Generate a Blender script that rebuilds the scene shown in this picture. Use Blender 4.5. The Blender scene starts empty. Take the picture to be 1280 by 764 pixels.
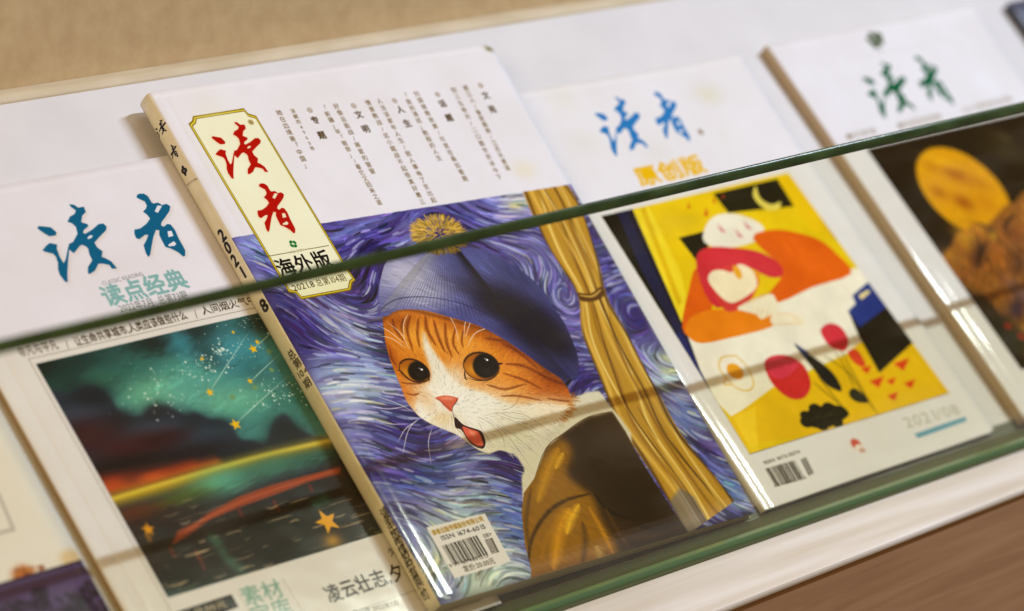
import bpy, bmesh, math, random
import numpy as np
from mathutils import Vector, Matrix

rnd = random.Random(7)
rng = np.random.default_rng(11)
sc = bpy.context.scene
col = sc.collection

# ------------------------------------------------------------------ frame of the place
# The rack leans back 45 degrees. Rack coordinates: x along the rack, y up its slope, n out of it (metres).
R2 = math.sqrt(0.5)
ORG = Vector((0.0, 0.0, 1.05))
EX, EY, EN = Vector((1, 0, 0)), Vector((0, R2, R2)), Vector((0, -R2, R2))
def W(x, y, n=0.0):
    return ORG + EX * x + EY * y + EN * n

# ------------------------------------------------------------------ camera
CX, CY, CZ = (Vector((0.70395981, -0.50640903, 0.49798642)),
              Vector((-0.17385922, -0.80268833, -0.57049489)),
              Vector((0.68863165, 0.31502595, -0.6531042)))        # right, down, forward in rack coordinates
FPX, DIST = 3867.85, 1.517
def rv(v):
    return EX * v[0] + EY * v[1] + EN * v[2]
cam = bpy.data.cameras.new('camera')
camo = bpy.data.objects.new('camera', cam); col.objects.link(camo)
right, up, fwd = rv(CX).normalized(), (-rv(CY)).normalized(), rv(CZ).normalized()
up = (up - right * up.dot(right)).normalized()
bk = right.cross(up)
cpos = ORG - rv(CZ) * DIST
camo.matrix_world = Matrix(((right.x, up.x, bk.x, cpos.x), (right.y, up.y, bk.y, cpos.y),
                            (right.z, up.z, bk.z, cpos.z), (0, 0, 0, 1)))
cam.sensor_width = 36; cam.lens = FPX / 1280 * 36
cam.clip_start = 0.05; cam.clip_end = 50
cam.dof.use_dof = True
cam.dof.focus_distance = 1.443
cam.dof.aperture_fstop = 5.4
cam.dof.aperture_blades = 0
sc.camera = camo

# ------------------------------------------------------------------ light
world = bpy.data.worlds.new('World'); sc.world = world; world.use_nodes = True
bg = world.node_tree.nodes['Background']
bg.inputs[0].default_value = (1.0, 0.62, 0.27, 1); bg.inputs[1].default_value = 0.22
def area(name, dirv, dist, size, power, color, aim=(0, 0, 0)):
    L = bpy.data.lights.new(name, 'AREA'); L.shape = 'DISK'; L.size = size; L.energy = power; L.color = color
    o = bpy.data.objects.new(name, L); col.objects.link(o)
    a = W(*aim); d = rv(dirv).normalized()
    o.location = a + d * dist
    o.rotation_euler = (-d).to_track_quat('-Z', 'Y').to_euler()
    return o
tube = bpy.data.lights.new('ceiling_tube_light', 'AREA'); tube.shape = 'RECTANGLE'; tube.size = 1.3; tube.size_y = .035   # a tube that runs along the rack
tube.energy = 103; tube.color = (0.75, 0.865, 1.0)
tubeo = bpy.data.objects.new('ceiling_tube_light', tube); col.objects.link(tubeo)
tz = rv((0, 0.25, 1.0)).normalized(); ty = tz.cross(EX); tp = W(1.75, 0.68, 2.58)
tubeo.matrix_world = Matrix(((EX.x, ty.x, tz.x, tp.x), (EX.y, ty.y, tz.y, tp.y), (EX.z, ty.z, tz.z, tp.z), (0, 0, 0, 1)))
area('overhead_fill_light', (0.35, 0.9, 0.9), 2.6, 1.2, 12, (0.93, 0.93, 1.0))  # large soft fill added overhead, not a known fixture
area('warm_room_light', (-0.95, 0.1, 0.75), 2.2, 0.9, 17, (1.0, 0.74, 0.42))
sc.view_settings.view_transform = 'Standard'; sc.view_settings.look = 'None'
sc.view_settings.exposure = 0.0; sc.view_settings.gamma = 1.0
sc.cycles.max_bounces = 8; sc.cycles.transparent_max_bounces = 16

# ------------------------------------------------------------------ measuring: photograph reading -> rack point
def survey(u, v, h):
    d = CX * (u - 640) + CY * (v - 382) + CZ * FPX
    t = (CZ.z * DIST + h) / d.z
    p = d * t - CZ * DIST
    return (p.x, p.y)
def seen(x, y, n):
    q = CZ * DIST + Vector((x, y, n))
    return (640 + FPX * q.dot(CX) / q.dot(CZ), 382 + FPX * q.dot(CY) / q.dot(CZ))
def homography(src, dst):
    A = []
    for (x, y), (a, b) in zip(src, dst):
        A.append([x, y, 1, 0, 0, 0, -a * x, -a * y, -a]); A.append([0, 0, 0, x, y, 1, -b * x, -b * y, -b])
    return np.linalg.svd(np.array(A, float))[2][-1].reshape(3, 3)

# ------------------------------------------------------------------ 2-D printing (numpy)
_gl = {}
_fonto = None
def glyph(ch, bold):
    k = (ch, bold)
    if k in _gl: return _gl[k]
    global _fonto
    if _fonto is None:
        c = bpy.data.curves.new('print', 'FONT'); _fonto = bpy.data.objects.new('print', c); col.objects.link(_fonto)
        c.resolution_u = 2
    c = _fonto.data; c.offset = bold; c.body = ch
    bpy.context.view_layer.update()
    ev = _fonto.evaluated_get(bpy.context.evaluated_depsgraph_get())
    m = ev.to_mesh(); m.calc_loop_triangles()
    n = len(m.vertices); co = np.zeros(n * 3); m.vertices.foreach_get('co', co); co = co.reshape(-1, 3)[:, :2]
    tr = np.zeros(len(m.loop_triangles) * 3, int); m.loop_triangles.foreach_get('vertices', tr)
    tri = co[tr].reshape(-1, 3, 2) if n else np.zeros((0, 3, 2))
    ev.to_mesh_clear()
    if n: w = co[:, 0].max() + 0.06
    else: w = 0.3
    if ord(ch) > 0x2E80: w = max(w, 1.0)
    _gl[k] = (tri, w)
    return _gl[k]

def catmull(P, n=6, closed=False):
    P = np.array(P, float)
    if len(P) < 3: return P
    Q = np.vstack([P[-1:], P, P[:2]]) if closed else np.vstack([2 * P[0] - P[1], P, 2 * P[-1] - P[-2]])
    out = []
    t = np.linspace(0, 1, n, endpoint=False)[:, None]
    for i in range(1, len(Q) - 2):
        a, b, c, d = Q[i - 1], Q[i], Q[i + 1], Q[i + 2]
        out.append(0.5 * (2 * b + (c - a) * t + (2 * a - 5 * b + 4 * c - d) * t ** 2 + (3 * b - a - 3 * c + d) * t ** 3))
    if not closed: out.append(P[-1:])
    return np.vstack(out)

def box1(a, r, ax):
    r = int(round(r))
    if r < 1: return a
    pad = [(0, 0), (0, 0)]; pad[ax] = (r + 1, r)
    c = np.cumsum(np.pad(a, pad, mode='edge'), axis=ax)
    k = 2 * r + 1
    return (c[k:] - c[:-k]) / k if ax == 0 else (c[:, k:] - c[:, :-k]) / k
def blur(a, s):
    for _ in range(2):
        a = box1(box1(a, s, 0), s, 1)
    return a

def noise2(h, w, scale, octaves=4, seed=0, stretch=1.0):
    g = np.random.default_rng(seed); out = np.zeros((h, w)); amp = 1; tot = 0
    for o in range(octaves):
        sx, sy = scale * stretch / 2 ** o, scale / 2 ** o
        if sy < 1.5: break
        gh, gw = int(h / sy) + 3, int(w / sx) + 3
        r = g.random((gh, gw))
        y = np.arange(h) / sy; x = np.arange(w) / sx
        yi, xi = y.astype(int), x.astype(int); fy, fx = y - yi, x - xi
        fy, fx = fy * fy * (3 - 2 * fy), fx * fx * (3 - 2 * fx)
        A = r[yi][:, xi] * (1 - fx) + r[yi][:, xi + 1] * fx
        B = r[yi + 1][:, xi] * (1 - fx) + r[yi + 1][:, xi + 1] * fx
        out += amp * (A * (1 - fy)[:, None] + B * fy[:, None]); tot += amp; amp *= 0.55
    return out / tot

class Canvas:
    """A printed sheet, w x h millimetres, measured from its lower left corner."""
    def __init__(s, w, h, ppm, base, corners=None, quad=None):
        s.quad = quad
        s.w, s.h, s.ppm = w, h, ppm
        s.W, s.H = int(w * ppm), int(h * ppm)
        s.a = np.ones((s.H, s.W, 3)) * (np.array(base) / 255.0)
        s.clip = None
        if corners: s.Hm = homography(corners, [(0, 0), (w, 0), (w, h), (0, h)])
    def P(s, pts):                                   # photograph reading -> millimetres on the (slightly warped) sheet
        p = np.array(pts, float).reshape(-1, 2)
        q = np.c_[p, np.ones(len(p))] @ s.Hm.T; q = q[:, :2] / q[:, 2:3] / (s.w, s.h)
        if s.quad is not None:
            C = np.array(s.quad, float) / 1000; AX, AY, AZ = np.array(CX), np.array(CY), np.array(CZ)
            def f(q):
                u, v = q[:, :1], q[:, 1:]
                r = AZ * DIST + C[0] * (1 - u) * (1 - v) + C[1] * u * (1 - v) + C[2] * u * v + C[3] * (1 - u) * v
                return np.c_[640 + FPX * (r @ AX) / (r @ AZ), 382 + FPX * (r @ AY) / (r @ AZ)]
            for _ in range(5):
                e = p - f(q); a = (f(q + (1e-4, 0)) - f(q)) / 1e-4; b = (f(q + (0, 1e-4)) - f(q)) / 1e-4
                D = a[:, 0] * b[:, 1] - a[:, 1] * b[:, 0]
                q = q + np.c_[(e[:, 0] * b[:, 1] - e[:, 1] * b[:, 0]) / D, (a[:, 0] * e[:, 1] - a[:, 1] * e[:, 0]) / D]
        return q * (s.w, s.h)
    def px(s, mm): return np.array(mm, float) * s.ppm
    def blend(s, m, x0, y0, color, alpha=1.0):
        h, w = m.shape
        if h == 0 or w == 0: return
        m = m * alpha
        if s.clip is not None: m = m * s.clip[y0:y0 + h, x0:x0 + w]
        reg = s.a[y0:y0 + h, x0:x0 + w]
        c = np.array(color) / 255.0
        reg += (c - reg) * m[..., None]
    def mask(s, P, soft=0.0):
        P = s.px(P); r = soft * s.ppm
        x0 = max(int(P[:, 0].min() - r * 2 - 2), 0); x1 = min(int(P[:, 0].max() + r * 2 + 3), s.W)
        y0 = max(int(P[:, 1].min() - r * 2 - 2), 0); y1 = min(int(P[:, 1].max() + r * 2 + 3), s.H)
        if x1 <= x0 or y1 <= y0: return np.zeros((0, 0)), 0, 0
        w, h = x1 - x0, y1 - y0
        acc = np.zeros((h, w))
        N = 3
        for k in range(N):                           # exact horizontal coverage on three scan lines a pixel
            ys = y0 + np.arange(h) + (k + .5) / N
            cov = np.zeros((h, w + 1))
            for (ax, ay), (bx, by) in zip(P, np.roll(P, -1, 0)):
                if ay == by: continue
                lo, hi = min(ay, by), max(ay, by)
                i0 = max(int(math.ceil(lo - y0 - (k + .5) / N)), 0); i1 = min(int(math.ceil(hi - y0 - (k + .5) / N)), h)
                if i1 <= i0: continue
                yy = ys[i0:i1]; xx = np.clip(ax + (yy - ay) / (by - ay) * (bx - ax) - x0, 0, w - 1e-6)
                xi = xx.astype(int); fr = xx - xi; sg = 1 if by > ay else -1
                ii = np.arange(i0, i1)
                np.add.at(cov, (ii, xi), sg * (1 - fr)); np.add.at(cov, (ii, xi + 1), sg * fr)
            acc += np.clip(np.abs(np.cumsum(cov, 1)[:, :w]), 0, 1)
        acc /= N
        if r >= 1: acc = blur(acc, r)
        return acc, x0, y0
    def poly(s, P, color, alpha=1.0, soft=0.0, smooth=0):
        if smooth: P = catmull(P, smooth, True)
        m, x0, y0 = s.mask(np.array(P, float), soft); s.blend(m, x0, y0, color, alpha)
    def setclip(s, P=None, soft=0.0, smooth=0):
        if P is None: s.clip = None; return
        if smooth: P = catmull(P, smooth, True)
        c = np.zeros((s.H, s.W)); m, x0, y0 = s.mask(np.array(P, float), soft); c[y0:y0 + m.shape[0], x0:x0 + m.shape[1]] = m
        s.clip = c
    def stroke(s, P, w0, color, alpha=1.0, w1=None, soft=0.5, taper=True, smooth=4):
        """a brush stroke, w0 mm wide; tapers to its ends"""
        P = catmull(P, smooth) if len(P) > 2 and smooth else np.array(P, float)
        P = s.px(P); r = w0 * s.ppm / 2; r1 = (w0 if w1 is None else w1) * s.ppm / 2
        R = max(r, r1) + 1.5
        x0 = max(int(P[:, 0].min() - R), 0); x1 = min(int(P[:, 0].max() + R) + 1, s.W)
        y0 = max(int(P[:, 1].min() - R), 0); y1 = min(int(P[:, 1].max() + R) + 1, s.H)
        if x1 <= x0 or y1 <= y0: return
        X, Y = np.meshgrid(np.arange(x0, x1) + .5, np.arange(y0, y1) + .5)
        best = np.full(X.shape, -1e9); n = len(P) - 1
        for i in range(n):
            ax, ay = P[i]; dx, dy = P[i + 1] - P[i]; L = dx * dx + dy * dy + 1e-9
            t = np.clip(((X - ax) * dx + (Y - ay) * dy) / L, 0, 1)
            d = np.hypot(X - ax - t * dx, Y - ay - t * dy)
            g = (i + t) / n
            rr = r + (r1 - r) * g
            if taper: rr = rr * np.clip(1.6 * np.sqrt(np.clip(g * (1 - g), 0, 1)) + .15, 0, 1)
            best = np.maximum(best, (rr - d) / np.maximum(rr * soft, .7))
        m = np.clip(best + .5 * (soft < .3), 0, 1)
        if r < .6: m = m * (.4 + r)
        s.blend(m, x0, y0, color, alpha)
    def blob(s, c, rx, ry, ang, color, alpha=1.0, power=2.0):
        cx, cy = np.array(c) * s.ppm; rx *= s.ppm; ry *= s.ppm; R = max(rx, ry) * 2
        x0 = max(int(cx - R), 0); x1 = min(int(cx + R) + 1, s.W); y0 = max(int(cy - R), 0); y1 = min(int(cy + R) + 1, s.H)
        if x1 <= x0 or y1 <= y0: return
        X, Y = np.meshgrid(np.arange(x0, x1) + .5 - cx, np.arange(y0, y1) + .5 - cy)
        a = math.radians(ang); u = (X * math.cos(a) + Y * math.sin(a)) / rx; v = (-X * math.sin(a) + Y * math.cos(a)) / ry
        s.blend(np.exp(-((u * u + v * v) ** (power / 2)) * 1.2), x0, y0, color, alpha)
    def disc(s, c, rx, ry, ang, color, alpha=1.0, soft=0.0):
        a = math.radians(ang); t = np.linspace(0, 2 * math.pi, 40, endpoint=False)
        s.poly(np.c_[c[0] + rx * np.cos(t) * math.cos(a) - ry * np.sin(t) * math.sin(a),
                     c[1] + rx * np.cos(t) * math.sin(a) + ry * np.sin(t) * math.cos(a)], color, alpha, soft)
    def tris(s, T, color, alpha=1.0):
        if len(T) == 0: return
        T = T * s.ppm
        x0 = max(int(T[..., 0].min()) - 1, 0); x1 = min(int(T[..., 0].max()) + 2, s.W)
        y0 = max(int(T[..., 1].min()) - 1, 0); y1 = min(int(T[..., 1].max()) + 2, s.H)
        if x1 <= x0 or y1 <= y0: return
        K = 3
        M = np.zeros(((y1 - y0) * K, (x1 - x0) * K), bool)
        T = (T - (x0, y0)) * K
        for a, b, c in T:
            xa = max(int(min(a[0], b[0], c[0])), 0); xb = min(int(max(a[0], b[0], c[0])) + 2, M.shape[1])
            ya = max(int(min(a[1], b[1], c[1])), 0); yb = min(int(max(a[1], b[1], c[1])) + 2, M.shape[0])
            if xb <= xa or yb <= ya: continue
            X = np.arange(xa, xb)[None] + .5; Y = np.arange(ya, yb)[:, None] + .5
            e1 = (b[0] - a[0]) * (Y - a[1]) - (b[1] - a[1]) * (X - a[0])
            e2 = (c[0] - b[0]) * (Y - b[1]) - (c[1] - b[1]) * (X - b[0])
            e3 = (a[0] - c[0]) * (Y - c[1]) - (a[1] - c[1]) * (X - c[0])
            M[ya:yb, xa:xb] |= ((e1 >= 0) & (e2 >= 0) & (e3 >= 0)) | ((e1 <= 0) & (e2 <= 0) & (e3 <= 0))
        m = M.reshape(y1 - y0, K, x1 - x0, K).mean((1, 3))
        s.blend(m, x0, y0, color, alpha)
    def heavy(s, T, b):
        return np.concatenate([T + (b * math.cos(t), b * math.sin(t)) for t in np.linspace(0, 2 * math.pi, 8, endpoint=False)] + [T])
    def text(s, txt, p0, p1, size, color, alpha=1.0, bold=0.0, shear=0.0):
        """one line of type; starts at p0, ends at p1 (millimetres on the sheet), letters size mm tall"""
        p0, p1 = np.array(p0, float), np.array(p1, float); d = p1 - p0; L = np.hypot(*d); d /= L; n = np.array([-d[1], d[0]])
        gl = [glyph(c, 0) for c in txt]; tot = sum(g[1] for g in gl); k = L / tot; x = 0; T = []
        for tri, w in gl:
            if len(tri):
                q = tri + (x, 0)
                T.append(p0 + (q[..., :1] * k + q[..., 1:] * size * shear) * d + q[..., 1:] * size * n)
            x += w
        if T: s.tris(s.heavy(np.concatenate(T), bold * size) if bold else np.concatenate(T), color, alpha)
    def column(s, txt, p0, p1, size, color, alpha=1.0, bold=0.0):
        """type set downwards from p0 to p1, letter centres on the line"""
        p0, p1 = np.array(p0, float), np.array(p1, float); T = []
        for i, c in enumerate(txt):
            p = p0 + (p1 - p0) * (i / max(len(txt) - 1, 1)); tri, w = glyph(c, 0)
            if len(tri): T.append((tri - (w / 2, .37)) * size + p)
        if T: s.tris(s.heavy(np.concatenate(T), bold * size) if bold else np.concatenate(T), color, alpha)
    def image(s, name):
        im = bpy.data.images.new(name, s.W, s.H, alpha=False)
        s.a += (noise2(s.H, s.W, 26 * s.ppm, 5, s.H) - .5)[..., None] * np.array((.022, .03, .05)) * (s.a.min(2, keepdims=True) > .7)   # handling marks on the white stock
        b = np.ones((s.H, s.W, 4), np.float32); q = np.clip(s.a, 0, 1); l = q.max(2, keepdims=True); q = q * l ** .22; l = q.mean(2, keepdims=True); q = q * (l + 1e-4) ** .14; l = q.mean(2, keepdims=True); b[..., :3] = np.clip(l + (q - l) * 1.16, 0, 1)   # press ink: a little denser than the swatches
        im.pixels.foreach_set(b.ravel()); im.update(); im.pack()
        return im

# the brush-written title, traced once from the teal one, then laid on each cover by an affine fit
DU = [[(95,265),(110,253),(150,257),(195,262),(238,300),(232,322),(185,328),(150,308),(110,280)],
      [(135,430),(165,395),(188,377),(242,388),(240,420),(262,480),(290,525),(305,500),(325,400),(333,405),(322,520),(318,600),(320,665),(300,660),(262,610),(250,570),(248,520),(232,475),(210,455),(150,440)],
      [(333,93),(365,97),(395,118),(438,112),(452,150),(425,178),(418,225),(465,240),(470,255),(435,285),(432,305),(450,310),(500,280),(545,240),(580,235),(605,258),(600,285),(560,325),(515,375),(535,410),(575,440),(568,480),(600,492),(640,515),(680,565),(645,568),(625,540),(580,530),(545,530),(520,580),(480,607),(468,598),(468,555),(500,505),(478,460),(470,420),(455,405),(425,390),(405,402),(365,453),(330,425),(328,385),(360,370),(392,310),(380,260),(350,232),(318,222),(335,185),(370,165),(380,140),(340,110)]]
DU_H = [[(462,342),(480,322),(505,322),(495,340),(470,350)]]
ZHE = [[(155,120),(175,97),(225,95),(265,120),(300,180),(320,190),(360,180),(400,205),(440,192),(478,215),(470,260),(430,320),(392,370),(390,400),(415,412),(450,385),(480,390),(520,440),(560,530),(600,600),(620,640),(618,690),(600,697),(550,655),(480,620),(430,605),(395,540),(372,490),(372,445),(340,443),(315,510),(300,590),(285,680),(268,703),(245,670),(222,590),(250,540),(268,490),(235,490),(180,533),(150,520),(135,480),(135,440),(190,430),(250,385),(285,335),(260,300),(218,268),(245,240),(255,210),(235,170),(190,150),(160,135)]]
ZHE_H = [[(328,265),(355,208),(400,212),(360,280)], [(450,455),(490,450),(508,500),(460,512)], [(455,585),(510,550),(535,575),(520,595),(465,600)]]
def title(cv, ref, which, pts, color, holes=None, alpha=1.0, soft=0.0):
    """pts: readings of the left, top, right and bottom tips of the character on this cover"""
    if which == 'du': G, Hh, o, k, tips = DU, DU_H, (30, 240), 5.877, [(95,265),(340,93),(680,565),(320,665)]
    else: G, Hh, o, k, tips = ZHE, ZHE_H, (150, 230), 7.64, [(135,480),(200,95),(620,660),(268,703)]
    rd = lambda p: ref(np.array(p, float) / k + o)
    A = np.c_[rd(tips), np.ones(4)]; M = np.linalg.lstsq(A, cv.P(pts), rcond=None)[0]
    f = lambda p: np.c_[rd(p), np.ones(len(p))] @ M
    for g in G: cv.poly(f(g), color, alpha, soft)
    for g in Hh:
        if holes is not None: cv.poly(f(g), holes, alpha, soft)
def Z(o, k, pts):                                    # enlarged reading -> photograph reading
    return [(o[0] + x / k, o[1] + y / k) for x, y in pts]
def barcode(cv, c00, c10, c01, n, color, seed):
    """bars between three corners: lower left, lower right, upper left (mm)"""
    g = random.Random(seed); c00, c10, c01 = map(np.array, (c00, c10, c01)); x = 0; ws = []
    while x < n: w = g.choice((1, 1, 2, 3)); ws.append((x, w)); x += w + g.choice((1, 1, 2))
    for a, w in ws:
        p, q = c00 + (c10 - c00) * a / x, c00 + (c10 - c00) * (a + w) / x
        cv.poly([p, q, q + c01 - c00, p + c01 - c00], color)

# ------------------------------------------------------------------ materials
def mat(name, color=(.8, .8, .8), rough=.5, spec=.5, **kw):
    m = bpy.data.materials.new(name); m.use_nodes = True
    p = m.node_tree.nodes['Principled BSDF']
    p.inputs['Base Color'].default_value = (*color, 1); p.inputs['Roughness'].default_value = rough
    p.inputs['Specular IOR Level'].default_value = spec
    for k, v in kw.items(): p.inputs[k].default_value = v
    return m
def nd(m, t, **kw):
    n = m.node_tree.nodes.new(t)
    for k, v in kw.items():
        if k in n.inputs: n.inputs[k].default_value = v
        else: setattr(n, k, v)
    return n
def lk(m, a, b): m.node_tree.links.new(a, b)
def grain(m, scale, dist, strength, stretch=(1, 1, 1), vary=None, detail=6):
    """noise bump, and optionally a slight spread of colour between two tones"""
    p = m.node_tree.nodes['Principled BSDF']
    tc = nd(m, 'ShaderNodeTexCoord'); mp = nd(m, 'ShaderNodeMapping'); mp.inputs['Scale'].default_value = stretch
    lk(m, tc.outputs['Object'], mp.inputs['Vector'])
    no = nd(m, 'ShaderNodeTexNoise'); no.inputs['Scale'].default_value = scale; no.inputs['Detail'].default_value = detail
    lk(m, mp.outputs[0], no.inputs['Vector'])
    bp = nd(m, 'ShaderNodeBump'); bp.inputs['Strength'].default_value = strength; bp.inputs['Distance'].default_value = dist
    lk(m, no.outputs[0], bp.inputs['Height']); lk(m, bp.outputs[0], p.inputs['Normal'])
    if vary:
        cr = nd(m, 'ShaderNodeValToRGB'); cr.color_ramp.elements[0].position = .3; cr.color_ramp.elements[1].position = .7
        cr.color_ramp.elements[0].color = (*vary[0], 1); cr.color_ramp.elements[1].color = (*vary[1], 1)
        lk(m, no.outputs[0], cr.inputs[0]); lk(m, cr.outputs[0], p.inputs['Base Color'])
    return no
def printed(name, im, rough=.36, coat=.25):
    rough, coat = .085, .0
    m = mat(name, rough=rough, spec=.25); p = m.node_tree.nodes['Principled BSDF']
    t = nd(m, 'ShaderNodeTexImage'); t.image = im; t.extension = 'EXTEND'
    uv = nd(m, 'ShaderNodeUVMap'); uv.uv_map = 'UVMap'
    lk(m, uv.outputs[0], t.inputs[0]); lk(m, t.outputs[0], p.inputs['Base Color'])
    p.inputs['Coat Weight'].default_value = coat; p.inputs['Coat Roughness'].default_value = .22
    no = nd(m, 'ShaderNodeTexNoise'); no.inputs['Scale'].default_value = 14; no.inputs['Detail'].default_value = 3
    tc = nd(m, 'ShaderNodeTexCoord'); lk(m, tc.outputs['Object'], no.inputs['Vector'])
    bp = nd(m, 'ShaderNodeBump'); bp.inputs['Strength'].default_value = .2; bp.inputs['Distance'].default_value = .003
    lk(m, no.outputs[0], bp.inputs['Height']); lk(m, bp.outputs[0], p.inputs['Normal'])
    return m

M_BOARD = mat('white_laminate', (.79, .77, .80), .42, .4); grain(M_BOARD, 30, .0006, .15, vary=((.585, .57, .595), (.63, .615, .64)))
M_LEDGE = mat('cream_laminate', (.8, .77, .74), .4); grain(M_LEDGE, 11, .001, .3, (.35, 5, 5), ((.58, .51, .42), (.80, .77, .76)))
M_PAGES = mat('page_edges', (.55, .44, .22), .8, .2)
def page_lines(m):
    p = m.node_tree.nodes['Principled BSDF']; tc = nd(m, 'ShaderNodeTexCoord'); mp = nd(m, 'ShaderNodeMapping')
    mp.inputs['Scale'].default_value = (6, 6, 5200); lk(m, tc.outputs['Object'], mp.inputs[0])
    no = nd(m, 'ShaderNodeTexNoise'); no.inputs['Scale'].default_value = 1; no.inputs['Detail'].default_value = 2; lk(m, mp.outputs[0], no.inputs['Vector'])
    cr = nd(m, 'ShaderNodeValToRGB'); cr.color_ramp.elements[0].color = (.40, .31, .15, 1); cr.color_ramp.elements[1].color = (.72, .62, .40, 1)
    lk(m, no.outputs[0], cr.inputs[0]); lk(m, cr.outputs[0], p.inputs['Base Color'])
page_lines(M_PAGES)
M_PAPER = mat('cover_paper', (.42, .36, .26), .5)
M_WALL = mat('beige_wall', (.5, .4, .25), .85, .2); grain(M_WALL, 120, .0009, .25, (1, 1, 1), ((.52, .385, .225), (.595, .46, .28)), 9)
M_TRIM = mat('pale_trim', (.70, .60, .44), .6, .3); grain(M_TRIM, 60, .001, .3, (.5, 1, 1), ((.50, .42, .29), (.60, .52, .39)))
def wood():
    m = mat('brown_wood', (.3, .15, .08), .42, .4); p = m.node_tree.nodes['Principled BSDF']
    tc = nd(m, 'ShaderNodeTexCoord'); mp = nd(m, 'ShaderNodeMapping'); mp.inputs['Scale'].default_value = (3, 55, 55); lk(m, tc.outputs['Object'], mp.inputs[0])
    a = nd(m, 'ShaderNodeTexNoise'); a.inputs['Scale'].default_value = 3; a.inputs['Detail'].default_value = 8; a.inputs['Distortion'].default_value = .6
    lk(m, mp.outputs[0], a.inputs['Vector'])
    cr = nd(m, 'ShaderNodeValToRGB'); e = cr.color_ramp.elements
    e[0].position = .3; e[0].color = (.33, .185, .105, 1); e[1].position = .72; e[1].color = (.44, .27, .165, 1)
    e = cr.color_ramp.elements.new(.5); e.color = (.385, .225, .132, 1)
    lk(m, a.outputs[0], cr.inputs[0]); lk(m, cr.outputs[0], p.inputs['Base Color'])
    bp = nd(m, 'ShaderNodeBump'); bp.inputs['Strength'].default_value = .25; bp.inputs['Distance'].default_value = .0008
    lk(m, a.outputs[0], bp.inputs['Height']); lk(m, bp.outputs[0], p.inputs['Normal'])
    return m
M_WOOD = wood()
def glass():
    m = bpy.data.materials.new('tinted_glass'); m.use_nodes = True; nt = m.node_tree; nt.nodes.clear()
    o = nt.nodes.new('ShaderNodeOutputMaterial'); t = nt.nodes.new('ShaderNodeBsdfTransparent'); t.inputs[0].default_value = (.985, .98, .905, 1)
    g = nt.nodes.new('ShaderNodeBsdfGlossy'); g.inputs['Roughness'].default_value = .01; g.inputs[0].default_value = (1, 1, 1, 1)
    lw = nt.nodes.new('ShaderNodeLayerWeight'); lw.inputs[0].default_value = .5
    pw_ = nt.nodes.new('ShaderNodeMath'); pw_.operation = 'POWER'; pw_.inputs[1].default_value = 5; nt.links.new(lw.outputs['Facing'], pw_.inputs[0])
    f = nt.nodes.new('ShaderNodeMath'); f.operation = 'MULTIPLY_ADD'; f.inputs[1].default_value = .6; f.inputs[2].default_value = .022; nt.links.new(pw_.outputs[0], f.inputs[0])
    x = nt.nodes.new('ShaderNodeMixShader'); nt.links.new(f.outputs[0], x.inputs[0]); nt.links.new(t.outputs[0], x.inputs[1]); nt.links.new(g.outputs[0], x.inputs[2])
    # a film of wiped dust and finger marks
    tc = nt.nodes.new('ShaderNodeTexCoord'); mp = nt.nodes.new('ShaderNodeMapping'); mp.inputs['Scale'].default_value = (5, 1, 16); mp.inputs['Rotation'].default_value = (0, .5, 0)
    no = nt.nodes.new('ShaderNodeTexNoise'); no.inputs['Scale'].default_value = 2.2; no.inputs['Detail'].default_value = 9; nt.links.new(tc.outputs['Object'], mp.inputs[0]); nt.links.new(mp.outputs[0], no.inputs['Vector'])
    mr = nt.nodes.new('ShaderNodeMapRange'); mr.inputs[1].default_value = .5; mr.inputs[2].default_value = .8; mr.inputs[3].default_value = 0; mr.inputs[4].default_value = .035; nt.links.new(no.outputs[0], mr.inputs[0])
    df = nt.nodes.new('ShaderNodeBsdfDiffuse'); df.inputs[0].default_value = (.8, .78, .72, 1); x2 = nt.nodes.new('ShaderNodeMixShader')
    nt.links.new(mr.outputs[0], x2.inputs[0]); nt.links.new(x.outputs[0], x2.inputs[1]); nt.links.new(df.outputs[0], x2.inputs[2]); nt.links.new(x2.outputs[0], o.inputs[0])
    return m
M_GLASS = glass()
M_EDGE = mat('green_glass_edge', (.030, .060, .022), .24, .5)
M_SHADE_STRIP = mat('olive_shade_strip', (.075, .080, .032), .45, .3)  # dark olive that imitates the shade at the magazines' feet
grain(M_EDGE, 45, .0006, .5, (1, 3, 3), ((.018, .040, .014), (.050, .095, .036)), 8)
M_EDGE2 = mat('green_glass_foot', (.11, .20, .09), .4, .3)

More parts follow.
